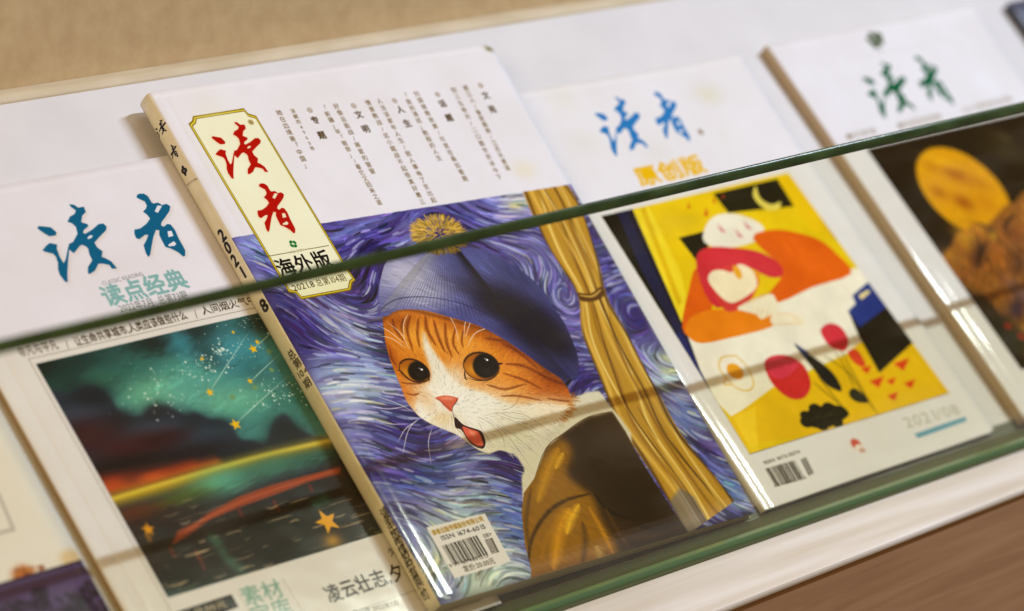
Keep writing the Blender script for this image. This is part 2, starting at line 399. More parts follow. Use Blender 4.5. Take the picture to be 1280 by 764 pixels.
# ------------------------------------------------------------------ mesh helpers
def link(name, me, m, parent=None):
    o = bpy.data.objects.new(name, me); col.objects.link(o)
    if m: me.materials.append(m)
    if parent: o.parent = parent
    return o
def mesh_from(name, verts, faces, m, parent=None, smooth=False, uvs=None):
    me = bpy.data.meshes.new(name); me.from_pydata([tuple(v) for v in verts], [], faces)
    if uvs is not None:
        l = me.uv_layers.new(name='UVMap'); vi = np.zeros(len(me.loops), int); me.loops.foreach_get('vertex_index', vi)
        l.data.foreach_set('uv', np.array(uvs, np.float32)[vi].ravel())
    if smooth: me.polygons.foreach_set('use_smooth', [True] * len(me.polygons))
    me.update()
    return link(name, me, m, parent)
def prism(name, prof, x0, x1, m, parent=None, bevel=0.0, seg=2, smooth=False):
    """profile in (y, z) extruded along x"""
    bm = bmesh.new(); a = [bm.verts.new((x0, y, z)) for y, z in prof]; b = [bm.verts.new((x1, y, z)) for y, z in prof]
    n = len(prof)
    bm.faces.new(a[::-1]); bm.faces.new(b)
    for i in range(n): bm.faces.new((a[i], a[(i + 1) % n], b[(i + 1) % n], b[i]))
    if bevel: bmesh.ops.bevel(bm, geom=[e for e in bm.edges], offset=bevel, segments=seg, affect='EDGES', profile=.6)
    bmesh.ops.recalc_face_normals(bm, faces=bm.faces)
    me = bpy.data.meshes.new(name); bm.to_mesh(me); bm.free()
    if smooth: me.polygons.foreach_set('use_smooth', [True] * len(me.polygons))
    return link(name, me, m, parent)
def thing(name, label, cat, loc, rot=(0, 0, 0), group=None):
    o = bpy.data.objects.new(name, None); col.objects.link(o); o.empty_display_size = .05
    o.location = loc; o.rotation_euler = rot; o['label'] = label; o['category'] = cat
    if group: o['group'] = group
    return o

# ------------------------------------------------------------------ the rack and the wall
X0, X1 = -.75, 1.25
rack = thing('display_rack', 'long white sloping display rack with brown wooden front and a clear glass strip', 'display rack', W(0, -.1445, 0))
def RL(y, n):                                        # rack (y, n) -> local (y, z) of the rack thing
    p = W(0, y, n) - W(0, -.1445, 0); return (p.y, p.z)
T_ = .018
b0, b1 = RL(-.1445, 0), RL(.1615, 0)
c1, c0 = RL(.1615, -T_), RL(-.1445 - T_, -T_)
prism('back_board', [b0, b1, c1, c0], X0, X1, M_BOARD, rack)
LD = .0675                                           # depth of the ledge
prism('ledge', [(-.0002, -.0004), (-LD, -.0004), (-LD, -.0036), (-.0002, -.0036)], X0, X1, M_LEDGE, rack, .0012, 2)
prism('front_board', [(-LD + .002, -.0040), (-LD + .002, -.40), (-LD + .022, -.40), (-LD + .022, -.0040)], X0, X1, M_WOOD, rack)
for o_ in rack.children:                             # the front edge runs slightly out of true with the slope
    if o_.name in ('ledge', 'front_board'):
        for v_ in o_.data.vertices:
            if v_.co.y < -.01: v_.co.y += -.0042 + .034 * v_.co.x
# rounded pale strip that finishes the top of the board
q = RL(.1617, .0)
prism('top_trim', [(q[0], q[1] - .010), (q[0], q[1] + .001), (q[0] + .0035, q[1] + .0035), (q[0] + .010, q[1] + .0040), (q[0] + .014, q[1] + .0040), (q[0] + .014, q[1] - .010)],
      X0, X1, M_TRIM, rack, .0012, 3, True)
# glass: upright pane standing in the ledge, ground and rounded along the top
GT, GY = .0036, -.0195
GZ = .1802
prism('glass_pane', [(GY - GT / 2, .0035), (GY + GT / 2, .0035), (GY + GT / 2, GZ - .0031), (GY - GT / 2, GZ - .0031)], X0, X1, M_GLASS, rack)
pane = [o for o in rack.children if o.name == 'glass_pane'][0]
r = GT / 2; prism('ledge_shade_strip', [(-.0004, -.0003), (-.0245, -.0003), (-.0245, .0004), (-.0004, .0004)], X0, X1, M_SHADE_STRIP, rack)  # added strip; the shade behind the pane is put into its colour
prof = [(GY - r * math.cos(t) * 1.05, GZ - .0024 + .0042 * math.sin(t)) for t in np.linspace(0, math.pi, 13)]
prof = [(GY - r * 1.05, GZ - .0030)] + prof + [(GY + r * 1.05, GZ - .0030)]
prism('polished_edge', prof, X0, X1, M_EDGE, pane, 0, smooth=True)
prism('glass_foot', [(GY - GT / 2, .0005), (GY + GT / 2, .0005), (GY + GT / 2, .0034), (GY - GT / 2, .0034)], X0, X1, M_EDGE2, pane)

for o_ in [pane] + list(pane.children):              # the pane's top runs down a little towards its left end
    for v_ in o_.data.vertices:
        if v_.co.z > .1: v_.co.z += (v_.co.x + .1) * .0090 + .0004
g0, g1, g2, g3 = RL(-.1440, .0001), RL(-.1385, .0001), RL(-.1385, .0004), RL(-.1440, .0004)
prism('board_shade_strip', [g0, g1, g2, g3], X0, X1, M_SHADE_STRIP, rack)  # same dark strip up the board, painted shade between the magazines
pw = W(0, .1615, 0)
wy = pw.y + .0142
wall = prism('wall', [(wy, pw.z - .6), (wy + .03, pw.z - .6), (wy + .03, pw.z + .9), (wy, pw.z + .9)], X0, X1, M_WALL)
wall['kind'] = 'structure'

# ------------------------------------------------------------------ magazines
def magazine(label, quad, under, cover_mat, spine_mat, nu=40, nv=50, crease=6.0, dip=.5, wav=.25, seed=0, round_br=0.0, curl=(0, 0, 0, 0), group='magazines on the display rack'):
    """quad: x, y, n in mm of the cover's corners (lower left, lower right, upper right, upper left); under: n below each"""
    org = (quad[0][0], quad[0][1], 0)
    t = thing('magazine', label, 'magazine', W(org[0] / 1000, org[1] / 1000, 0), (math.radians(45), 0, 0), group)
    Q = np.array(quad, float) - org; U_ = np.array(under, float)
    wd, ht = np.hypot(*(Q[1] - Q[0])[:2]), np.hypot(*(Q[3] - Q[0])[:2])
    ph = np.random.default_rng(seed).random(6) * 6.28
    def bil(C, u, v): return C[0] * (1 - u) * (1 - v) + C[1] * u * (1 - v) + C[2] * u * v + C[3] * (1 - u) * v
    def surf(u, v):
        p = np.array(bil(Q, u, v)); U = u * wd
        lift = min(u * 6, 1) * min((1 - u) * 12, 1) * 1
        p[2] += wav * (math.sin(u * 5 + ph[0]) * math.sin(v * 4 + ph[1]) + .5 * math.sin(u * 9 + ph[2] + v * 6)) * (.3 + .7 * u)
        p[2] -= dip * math.exp(-((U - crease) / 1.1) ** 2)
        p[2] -= dip * 2.2 * math.exp(-U / 1.3)
        for cu, cv_, amp in zip((0, 1, 1, 0), (0, 0, 1, 1), curl):
            if amp: p[2] += amp * math.exp(-(((u - cu) * wd) ** 2 + ((v - cv_) * ht) ** 2) / 26 ** 2)
        if round_br and u > .5 and v * ht < round_br:
            k = round_br - v * ht; p[0] -= (round_br - math.sqrt(max(round_br ** 2 - k * k, 0))) * (1 if u > .999 else 0)
        return p
    us = sorted(set([0, .5 / wd, 1.2 / wd, 2.5 / wd, (crease - 1.8) / wd, (crease - .8) / wd, crease / wd, (crease + .8) / wd, (crease + 1.8) / wd] + list(np.linspace(10 / wd, 1, nu))))
    vs = sorted(set(([0, .15 * round_br / ht, .4 * round_br / ht, .7 * round_br / ht] if round_br else []) + list(np.linspace(round_br / ht if round_br else 0, 1, nv))))
    NU, NV = len(us), len(vs); th = .28
    top = [surf(u, v) for v in vs for u in us]
    V = [p / 1000 for p in top] + [(p - (0, 0, th)) / 1000 for p in top]
    uv = [(u, v) for v in vs for u in us] * 2
    F = []; K = NU * NV
    for j in range(NV - 1):
        for i in range(NU - 1):
            a = j * NU + i; F.append((a, a + 1, a + NU + 1, a + NU)); F.append((K + a, K + a + NU, K + a + NU + 1, K + a + 1))
    def rim(ids):
        for a, b in zip(ids, ids[1:]): F.append((a, K + a, K + b, b))
    rim([i for i in range(NU)]); rim([(NV - 1) * NU + i for i in range(NU)][::-1])
    rim([j * NU + NU - 1 for j in range(NV)]); rim([j * NU for j in range(NV)][::-1])
    mesh_from('cover', V, F, cover_mat, t, True, uv)
    # pages: block under the cover, set in a little
    ins = .7; V = []; F = []; m_, n_ = 24, 24
    for lay in (0, 1):
        for j in range(n_):
            for i in range(m_):
                u = (1.0 + (wd - 1.0 - ins) * i / (m_ - 1)) / wd; v = (ins + (ht - 2 * ins) * j / (n_ - 1)) / ht
                p = surf(u, v); z0 = bil(U_, u, v) + .3
                V.append(np.array((p[0], p[1], min(p[2] - th - .03, 1e9) if lay else z0)) / 1000)
    K = m_ * n_
    for j in range(n_ - 1):
        for i in range(m_ - 1):
            a = j * m_ + i; F.append((a, a + m_, a + m_ + 1, a + 1)); F.append((K + a, K + a + 1, K + a + m_ + 1, K + a + m_))
    for i in range(m_ - 1):
        F.append((i, i + 1, K + i + 1, K + i)); a = (n_ - 1) * m_ + i; F.append((a + 1, a, K + a, K + a + 1))
    for j in range(n_ - 1):
        a = j * m_; F.append((a + m_, a, K + a, K + a + m_)); a = j * m_ + m_ - 1; F.append((a, a + m_, K + a + m_, K + a))
    mesh_from('pages', V, F, M_PAGES, t)
    # back cover
    V = []; F = []; n_ = 12
    for lay in (.02, .28):
        for j in range(n_):
            for i in range(n_):
                u, v = i / (n_ - 1), j / (n_ - 1); p = bil(Q, u, v); V.append(np.array((p[0], p[1], bil(U_, u, v) + lay)) / 1000)
    K = n_ * n_
    for j in range(n_ - 1):
        for i in range(n_ - 1):
            a = j * n_ + i; F.append((a, a + n_, a + n_ + 1, a + 1)); F.append((K + a, K + a + 1, K + a + n_ + 1, K + a + n_))
    for k in range(n_ - 1):
        F.append((k, k + 1, K + k + 1, K + k)); a = (n_ - 1) * n_ + k; F.append((a + 1, a, K + a, K + a + 1))
        a = k * n_; F.append((a + n_, a, K + a, K + a + n_)); a = k * n_ + n_ - 1; F.append((a, a + n_, K + a + n_, K + a))
    mesh_from('back_cover', V, F, M_PAPER, t)
    # spine: slightly bulging strip from the cover's fold down to the back cover; u up the magazine, v across it
    V = []; F = []; uv = []; A, B = 40, 9
    for lay in (0, 1):
        for j in range(B):
            for i in range(A):
                v = i / (A - 1); s = j / (B - 1); p = surf(0, v); z = (bil(U_, 0, v) + .1) * (1 - s) + (p[2] - .05) * s
                bulge = (.35 + .05 * (p[2])) * math.sin(math.pi * s) ** .6 if 0 < s < 1 else 0
                V.append(np.array((p[0] - bulge - .02 + lay * .3, p[1], z)) / 1000); uv.append((v, s))
    K = A * B
    for j in range(B - 1):
        for i in range(A - 1):
            a = j * A + i; F.append((a, a + A, a + A + 1, a + 1)); F.append((K + a, K + a + 1, K + a + A + 1, K + a + A))
    for j in range(B - 1):
        a = j * A; F.append((a, K + a, K + a + A, a + A)); a = j * A + A - 1; F.append((a, a + A, K + a + A, K + a))
    for i in range(A - 1):
        F.append((i, i + 1, K + i + 1, K + i)); a = (B - 1) * A + i; F.append((a + 1, a, K + a, K + a + 1))
    mesh_from('spine', V, F, spine_mat, t, True, uv)
    return t
def corners(quad): return [seen(a / 1000, b / 1000, c / 1000) for a, b, c in quad]
def rect(x, y, w, h, n, rot=0.0, n2=None):
    a = math.radians(rot); c, s = math.cos(a), math.sin(a); n2 = n if n2 is None else n2
    return [(x, y, n), (x + w * c, y + w * s, n2), (x + w * c - h * s, y + w * s + h * c, n2), (x - h * s, y + h * c, n)]
def bristle(cv, P, n, length, width, ang, jit, seed, alpha=.7, curve=.15, soft=.6, contrast=1.0, keep=None, dark=0.0):
    """n strokes inside polygon P (mm) that pick up the colour already there; ang(x, y) gives their direction"""
    g = np.random.default_rng(seed); P = np.array(P); x0, y0 = P.min(0); x1, y1 = P.max(0)
    m, mx, my = cv.mask(P); src = cv.a.copy()
    for _ in range(n):
        x, y = g.uniform(x0, x1), g.uniform(y0, y1); ix, iy = int(x * cv.ppm), int(y * cv.ppm)
        a_, b_ = iy - my, ix - mx
        if not (0 <= a_ < m.shape[0] and 0 <= b_ < m.shape[1]) or m[a_, b_] < .5: continue
        c = src[min(iy, cv.H - 1), min(ix, cv.W - 1)] * 255
        t = ang(x, y) + g.normal(0, .12); L = length * g.uniform(.5, 1.3); d = np.array((math.cos(t), math.sin(t))); nn = np.array((-d[1], d[0]))
        k = 1 + g.normal(0, jit) - dark; cc = np.clip(c * k + g.normal(0, jit * 18, 3), 0, 255)
        p = np.array((x, y)); b = g.normal(0, curve) * L
        cv.stroke([p - d * L / 2, p + nn * b, p + d * L / 2], width * g.uniform(.5, 1.4), cc, alpha * g.uniform(.5, 1), soft=soft, smooth=3)
def streams(cv, P, n, length, width, field, jit, seed, alpha=.8, hue=14):
    """long strokes that follow a direction field"""
    g = np.random.default_rng(seed); P = np.array(P); x0, y0 = P.min(0); x1, y1 = P.max(0); m, mx, my = cv.mask(P); src = cv.a.copy()
    for _ in range(n):
        x, y = g.uniform(x0, x1), g.uniform(y0, y1); ix, iy = int(x * cv.ppm), int(y * cv.ppm); a_, b_ = iy - my, ix - mx
        if not (0 <= a_ < m.shape[0] and 0 <= b_ < m.shape[1]) or m[a_, b_] < .5: continue
        c = src[min(iy, cv.H - 1), min(ix, cv.W - 1)] * 255; L = length * g.uniform(.5, 1.4); pts = [(x, y)]; o = g.normal(0, .07)
        for k in range(5):
            t = field(x, y) + o; x += math.cos(t) * L / 5; y += math.sin(t) * L / 5; pts.append((x, y))
        cv.stroke(pts, width * g.uniform(.5, 1.5), np.clip(c * (1 + g.normal(0, jit)) + g.normal(0, hue * .5, 3) + (0, 0, g.normal(0, 5)), 0, 255), alpha * g.uniform(.5, 1), soft=.7, smooth=0)
def ink(c): return c
GOLD = (150, 118, 60)

# ---- 1: the thick magazine with the cat -------------------------------------------------
QM = [(-155.4, -140.3, 15), (62, -143.4, 6), (71.3, 139.9, 19), (-147.1, 146.1, 15)]
CM = corners(QM)
cv = Canvas(217.5, 286, 5.0, (233, 232, 238), CM, QM); P = cv.P; base_P = P
art = P([(284, 297.5), (697, 234), (960, 640), (560, 770), (540, 770)]); art[2][0] = 219; art[3][1] = -2; art[4] = (-2, -2)
art = np.array([(-2, P([(292, 296.5)])[0][1]), (219, P([(697, 234)])[0][1]), (219, -2), (-2, -2)])
cv.setclip(art)
cv.poly(art, (62, 50, 128))
nz = noise2(cv.H, cv.W, 150, 4, 5); nf = blur(noise2(cv.H, cv.W, 210, 1, 9), 14)
YY, XX = np.mgrid[0:cv.H, 0:cv.W] / 5.0
phi = YY * .9 + XX * .28 + 52 * nf + 5 * np.sin(XX / 17.0 + YY / 40.0)
gy, gx = np.gradient(phi, .2)
def flow(x, y):
    i, j = min(max(int(y * 5), 0), cv.H - 1), min(max(int(x * 5), 0), cv.W - 1)
    return math.atan2(-gx[i, j], gy[i, j])
bands = np.sin(phi / 1.9 + 3 * nz) * .5 + np.sin(phi / 4.6) * .5
k = np.clip((nz - .36) * 2.2 + .26 * bands, 0, 1)[..., None]
cv.a = cv.a * (1 - cv.clip[..., None]) + cv.clip[..., None] * (np.array((66, 54, 132)) / 255 * (1 - k) + np.array((160, 166, 224)) / 255 * k)
for x, y, r1, r2, c, al in [(440, 470, 30, 22, (152, 172, 230), .85), (425, 490, 22, 14, (196, 208, 242), .7), (470, 560, 16, 8, (120, 120, 205), .6),
        (590, 705, 40, 27, (176, 202, 232), .95), (560, 640, 26, 16, (186, 206, 226), .9), (600, 730, 22, 9, (205, 220, 205), .8), (545, 700, 14, 9, (208, 216, 160), .7), (530, 590, 28, 8, (96, 130, 214), .7),
        (640, 610, 16, 9, (84, 96, 196), .7), (645, 660, 11, 26, (84, 120, 212), .8), (820, 462, 22, 13, (178, 206, 226), .95), (826, 455, 10, 6, (224, 224, 160), .8), (850, 520, 16, 8, (110, 140, 214), .7),
        (900, 600, 18, 12, (112, 158, 226), .85), (925, 625, 12, 6, (176, 190, 226), .7), (690, 335, 22, 12, (112, 120, 200), .6), (735, 330, 12, 22, (126, 138, 214), .55), (760, 380, 14, 18, (92, 88, 176), .55),
        (655, 248, 20, 7, (208, 214, 226), .85), (640, 255, 9, 4, (226, 220, 150), .7), (350, 306, 18, 8, (136, 150, 224), .7), (310, 305, 10, 9, (170, 185, 236), .6), (430, 290, 15, 6, (150, 156, 226), .6),
        (380, 350, 16, 7, (66, 50, 120), .6), (480, 430, 12, 14, (46, 32, 96), .7), (520, 500, 15, 14, (64, 50, 130), .5), (480, 285, 10, 6, (60, 40, 110), .7), (770, 300, 10, 10, (52, 36, 104), .4), (620, 580, 12, 10, (56, 36, 112), .85), (548, 742, 12, 7, (66, 58, 140), .7), (860, 560, 10, 16, (60, 60, 130), .6)]:
    cv.blob(P([(x, y)])[0], r1, r2, 8, c, al, 2.6)
streams(cv, art, 2600, 15, 3.0, flow, .20, 1, .8)
streams(cv, art, 3400, 12, 1.9, flow, .36, 2, .75, 20)
g = np.random.default_rng(3)
for _ in range(1500):                                   # pale dry strokes and a few warm ones
    x, y = g.uniform(0, 217), g.uniform(0, 190); b = cv.a[min(int(y * 5), cv.H - 1), min(int(x * 5), cv.W - 1)].mean()
    if b < .40 and g.random() < .8: continue
    pts = [(x, y)]; L = g.uniform(5, 12)
    for q_ in range(4):
        t = flow(x, y); x += math.cos(t) * L / 4; y += math.sin(t) * L / 4; pts.append((x, y))
    cc = (206, 216, 242) if g.random() < .8 or b < .6 else (226, 226, 168)
    cv.stroke(pts, g.uniform(1.0, 2.4), cc, g.uniform(.2, .7), soft=.8, smooth=0)
# plain gold curtain hanging behind the sitter
LL = catmull(P([(652, 232), (680, 305), (716, 386), (752, 466), (790, 548), (858, 668)]), 9); RR = catmull(P([(703, 226), (736, 300), (775, 390), (815, 474), (860, 556), (914, 628)]), 9)
kt = np.linspace(0, 1, len(LL))[:, None]; mid_, hw = (LL + RR) / 2, (RR - LL) / 2
wd_ = 1.08 - .50 * np.exp(-((kt - .36) / .085) ** 2) + .05 * np.sin(kt * 19); mid_ = mid_ + np.c_[2.2 * np.sin(kt * 7.5), kt * 0]
LL, RR = mid_ - hw * wd_, mid_ + hw * (wd_ + .06 * np.sin(kt * 23))
cur = np.vstack([LL, RR[::-1]])
cv.setclip(); full = np.zeros((cv.H, cv.W)); m, ax, ay = cv.mask(art); full[ay:ay + m.shape[0], ax:ax + m.shape[1]] = m
m, ax, ay = cv.mask(cur, .15); cl = np.zeros((cv.H, cv.W)); cl[ay:ay + m.shape[0], ax:ax + m.shape[1]] = m; cv.clip = cl * full
cv.poly(cur, (204, 158, 60))

for s, c, w, al, wob in [(.03, (96, 64, 26), 4, .8, 0), (.14, (238, 198, 104), 5, .9, .03), (.24, (252, 232, 160), 2.2, .9, .03), (.34, (170, 120, 42), 4, .85, -.03), (.40, (104, 68, 26), 1.8, .85, -.04), (.5, (232, 192, 96), 5, .9, .04), (.56, (254, 236, 172), 1.8, .85, .05),
                    (.66, (158, 112, 40), 3.4, .85, .02), (.72, (84, 58, 34), 2, .85, .0), (.81, (222, 182, 90), 4, .85, -.03), (.88, (248, 226, 156), 1.8, .8, -.03), (.97, (60, 42, 36), 3, .8, 0)]:
    k_ = np.linspace(0, 1, len(LL))[:, None]; s_ = np.clip(s + wob * 2.2 * np.sin(k_ * 6 + s * 9) + .03 * np.sin(k_ * 17 + s * 31), 0, 1); w_ = w * .7
    cv.stroke(LL * (1 - s_) + RR[:len(LL)] * s_ if len(LL) == len(RR) else LL, w_, c, al, w1=w_ * 1.5, soft=1.0, taper=False, smooth=0)
for k_ in range(26):
    s_, a_ = rnd.random(), rnd.randrange(2, len(LL) - 6); seg = LL[a_:a_ + 5] * (1 - s_) + RR[a_:a_ + 5] * (s_ + .06)
    cv.stroke(seg, rnd.uniform(.8, 2.2), rnd.choice([(96, 64, 28), (250, 226, 150), (196, 146, 58), (130, 90, 36)]), .5, soft=1, smooth=0)
tq = mid_[int(.36 * len(mid_))]
cv.poly([tq + (-9, 2.6), tq + (0, .6), tq + (9, 3.2), tq + (8.4, -1.6), tq + (0, -3.8), tq + (-8.6, -2.2)], (120, 78, 28), 1, .2, 4); cv.stroke([tq + (-8, 1), tq + (0, -1), tq + (8, 1.6)], 1.6, (236, 200, 110), .8)
cv.poly(P([(826, 640), (850, 610), (868, 622), (893, 668), (850, 680)]), (118, 126, 168), .55, .8)
cv.clip = full
# neck and coat
neck = P([(640, 540), (655, 585), (652, 600), (662, 660), (700, 600), (790, 560), (760, 505), (735, 490)])
cv.poly(neck, (226, 220, 202), 1, .3, 3)
bristle(cv, neck, 260, 6, .6, lambda x, y: -.9, .07, 5, .6)
coat = P([(668, 598), (683, 560), (706, 541), (734, 522), (765, 514), (782, 540), (800, 574), (830, 622), (862, 668), (663, 730), (664, 712), (656, 680), (652, 640), (655, 616)])
m, ax, ay = cv.mask(coat, .12); cl = np.zeros((cv.H, cv.W)); cl[ay:ay + m.shape[0], ax:ax + m.shape[1]] = m; cv.clip = cl * full
cv.poly(coat, (84, 58, 30), 1, 1)
cv.blob(P([(770, 590)])[0], 40, 24, -40, (66, 44, 28), .95, 3); cv.blob(P([(800, 630)])[0], 22, 18, -20, (50, 33, 22), .9)
cv.poly(P([(660, 600), (684, 560), (704, 548), (716, 566), (708, 590), (722, 606), (742, 622), (752, 650), (776, 694), (760, 706), (655, 735), (646, 640)]), (168, 118, 34), 1, 2.2, 3)
for pts, w, c, al in [([(698, 560), (684, 590), (672, 628)], 9, (214, 160, 48), .85), ([(704, 566), (694, 586)], 5, (240, 190, 74), .8), ([(664, 610), (658, 650), (662, 690)], 4, (112, 78, 30), .8), ([(660, 716), (664, 676), (682, 644), (706, 626), (738, 617)], 3.4, (74, 50, 24), .9),
        ([(712, 636), (700, 660), (692, 712)], 11, (222, 158, 34), .95), ([(724, 630), (714, 648), (708, 668)], 7, (246, 194, 60), .9), ([(736, 634), (752, 662), (768, 696)], 5, (214, 152, 44), .8), ([(728, 652), (732, 676), (728, 706)], 6, (118, 82, 36), .85), ([(746, 682), (752, 700)], 9, (204, 172, 112), .8),
        ([(742, 616), (756, 634), (778, 646), (812, 650)], 3.2, (34, 22, 16), .9), ([(756, 634), (772, 664), (790, 690)], 5, (120, 80, 44), .7), ([(780, 668), (806, 672), (840, 664)], 4, (104, 70, 44), .6), ([(790, 655), (820, 662), (852, 652)], 2.4, (36, 24, 18), .8), ([(676, 700), (684, 670), (700, 650)], 4, (186, 132, 40), .7)]:
    cv.stroke(P(pts), w, c, al, soft=1.0)
bristle(cv, coat, 1500, 6, .7, lambda x, y: -.35 + .012 * (x - 140), .13, 6, .45, .05)
cv.clip = full
cv.stroke(P([(668, 598), (683, 560), (706, 541), (734, 522), (765, 514)]), .8, (90, 60, 30), .7)
# head
H = lambda pts: P(Z((470, 380), 3.4724, pts))
head = H([(30, 60), (35, 110), (40, 160), (62, 240), (85, 300), (110, 360), (135, 425), (185, 485), (240, 520), (300, 545), (350, 566), (400, 600), (440, 630), (490, 648), (540, 634), (600, 648), (680, 610), (770, 545), (830, 480), (850, 420), (820, 350), (750, 280), (560, 130), (400, 60), (250, 30), (130, 5), (60, 10)])
m, ax, ay = cv.mask(catmull(head, 3, True), .25); cl = np.zeros((cv.H, cv.W)); cl[ay:ay + m.shape[0], ax:ax + m.shape[1]] = m; cv.clip = cl * full
cv.poly(head, (230, 144, 52))
def Hb(x, y, r1, r2, an, c, al=.9, pw=2.4): cv.blob(H([(x, y)])[0], r1, r2, an, c, al, pw)
for b in [(120, 90, 14, 18, 0, (228, 142, 44)), (60, 250, 8, 16, 0, (224, 132, 40)), (330, 150, 22, 12, -20, (240, 166, 70)), (150, 110, 7, 12, 0, (246, 176, 74)), (420, 190, 14, 8, -20, (244, 172, 78)), (600, 240, 26, 12, -25, (230, 142, 48)),
          (620, 330, 24, 8, -10, (240, 160, 66)), (740, 360, 20, 8, -15, (206, 106, 24)), (820, 400, 20, 6, -15, (196, 96, 26)), (560, 390, 20, 5, 5, (238, 160, 72)), (140, 380, 7, 8, 0, (226, 134, 54))]: Hb(*b)
# white blaze, muzzle, cheek
cv.poly(H([(205, 115), (222, 150), (250, 200), (300, 270), (340, 330), (400, 365), (470, 385), (540, 420), (620, 440), (700, 430), (800, 440), (860, 450), (700, 640), (480, 660), (330, 570), (190, 490), (178, 440), (190, 380), (235, 330), (232, 270), (205, 190)]), (242, 236, 226), 1, 1.0, 3)
for b in [(100, 70, 12, 6, 0, (176, 84, 20), .7), (420, 110, 24, 5, -28, (184, 92, 24), .7), (640, 210, 22, 5, -35, (176, 84, 22), .75), (780, 320, 18, 6, -30, (160, 74, 20), .8), (50, 200, 4, 14, 5, (184, 90, 26), .7), (215, 470, 10, 9, 20, (250, 248, 244), .9), (330, 340, 8, 14, -60, (250, 246, 240), .8), (440, 450, 22, 13, 0, (248, 246, 242), .9), (330, 520, 10, 8, 0, (236, 226, 206), .7), (620, 500, 22, 12, 0, (238, 232, 214), .8), (250, 380, 5, 12, 60, (255, 252, 248), .7), (210, 400, 6, 9, 0, (236, 190, 140), .6),
          (290, 495, 7, 4, 0, (240, 214, 170), .7), (590, 590, 22, 10, 10, (216, 214, 190), .6), (760, 450, 18, 7, -5, (244, 226, 196), .7)]: Hb(*b)
def hs(pts, w, c, al=.8, soft=.9): cv.stroke(H(pts), w, c, al, soft=soft)
DK = (132, 52, 12)
for pts, w in [([(70, 60), (85, 110), (120, 160)], 2.2), ([(150, 50), (135, 110), (160, 200)], 2.4), ([(185, 60), (180, 130), (190, 190)], 2.0), ([(215, 50), (222, 110), (260, 180)], 2.8), ([(250, 70), (270, 140), (300, 210)], 2.6), ([(300, 80), (305, 160), (330, 230)], 2.4),
               ([(345, 100), (335, 170), (360, 220)], 2.0), ([(120, 60), (110, 100), (120, 130)], 1.6), ([(380, 110), (372, 160), (380, 190)], 1.6), ([(540, 170), (620, 210), (700, 280)], 2.6), ([(560, 260), (640, 270), (740, 320)], 2.4), ([(550, 300), (640, 330), (720, 370)], 2.0),
               ([(480, 350), (560, 370), (640, 350)], 1.8), ([(540, 400), (620, 400), (720, 420)], 1.6), ([(700, 300), (760, 330), (840, 360)], 2.8), ([(60, 190), (70, 240), (95, 270)], 1.6), ([(110, 340), (150, 345), (200, 345)], 1.5), ([(130, 385), (165, 395), (190, 385)], 1.3), ([(830, 350), (870, 400), (890, 430)], 3.0), ([(740, 410), (800, 420), (860, 425)], 1.6), ([(470, 150), (560, 165), (640, 230)], 2.0)]:
    hs(pts, w * 1.25, DK, .72, 1.0)
def fur(x, y):
    n = H([(305, 430)])[0]; return math.atan2(y - n[1], x - n[0])
bristle(cv, head, 5200, 2.8, .42, fur, .19, 8, .75, .12, .8)
bristle(cv, head, 1500, 3.4, .3, fur, .3, 9, .5, .12, .8)
cv.clip = full
for _ in range(420):                                   # the ruff spills over the neck and collar
    t = rnd.random(); a_ = catmull(H([(590, 645), (680, 605), (770, 545), (835, 470), (858, 400)]), 12); b_ = a_[int(t * (len(a_) - 1))] + (rnd.uniform(-2.5, 1), rnd.uniform(-.5, 2.5))
    w_ = rnd.uniform(2, 5); an_ = -.75 + (t - .5) * .9 + rnd.gauss(0, .2); tone = np.array((240, 234, 222)) if t < .62 or rnd.random() < .3 else np.array((226, 150, 66))
    cv.stroke([b_, b_ + (w_ * math.cos(an_), w_ * math.sin(an_))], .5, tone * rnd.uniform(.82, 1.0), .7)
m, ax, ay = cv.mask(catmull(head, 3, True), .25); cl = np.zeros((cv.H, cv.W)); cl[ay:ay + m.shape[0], ax:ax + m.shape[1]] = m; cv.clip = cl * full
# shade that the painter put under the cap's rim
cv.stroke(H([(20, 80), (60, 40), (130, 22), (250, 48), (400, 90), (560, 148), (750, 300)]), 4.0, (110, 50, 20), .5, soft=1, taper=False)
def ell(c, rx, ry, an):
    t = np.linspace(0, 6.2832, 41)[:-1]; a = math.radians(an)
    return H([(c[0] + rx * math.cos(k) * math.cos(a) - ry * math.sin(k) * math.sin(a), c[1] + rx * math.cos(k) * math.sin(a) + ry * math.sin(k) * math.cos(a)) for k in t])
def eye(c, rx, ry, an, pc, pr, hl):
    cv.poly(ell(c, rx * 1.035, ry * 1.055, an), (52, 24, 14), 1, .2)
    q = ell(c, rx, ry, an); cv.poly(q, (188, 108, 22), 1, .1)
    old = cv.clip; m, ax, ay = cv.mask(q, .1); cl2 = np.zeros((cv.H, cv.W)); cl2[ay:ay + m.shape[0], ax:ax + m.shape[1]] = m; cv.clip = cl2 * full
    cv.blob(H([(c[0] - rx * .5, c[1] + ry * .3)])[0], 5, 4, 0, (240, 172, 56), .7)
    cv.poly(ell(pc, pr[0], pr[1], an), (16, 11, 12), 1, .3)
    cv.blob(H([(pc[0] + 5, pc[1] + pr[1] * .4)])[0], 4, 2.6, 0, (66, 50, 44), .6)
    cv.stroke(ell(c, rx, ry, an)[20:40], 1.6, (26, 12, 10), .75, soft=.8, taper=False, smooth=0)
    cv.clip = old
    h = H([hl])[0]; cv.disc(h, .75, .6, 0, (255, 255, 255), .95, .1); cv.disc(h + (-.9, .9), .35, .3, 0, (240, 240, 245), .9, .1)
cv.clip = full
eye((168, 289), 70, 44, 28, (186, 291), (47, 42), (199, 284))
eye((457, 270), 77, 58, 14, (477, 267), (56, 54), (482, 243))
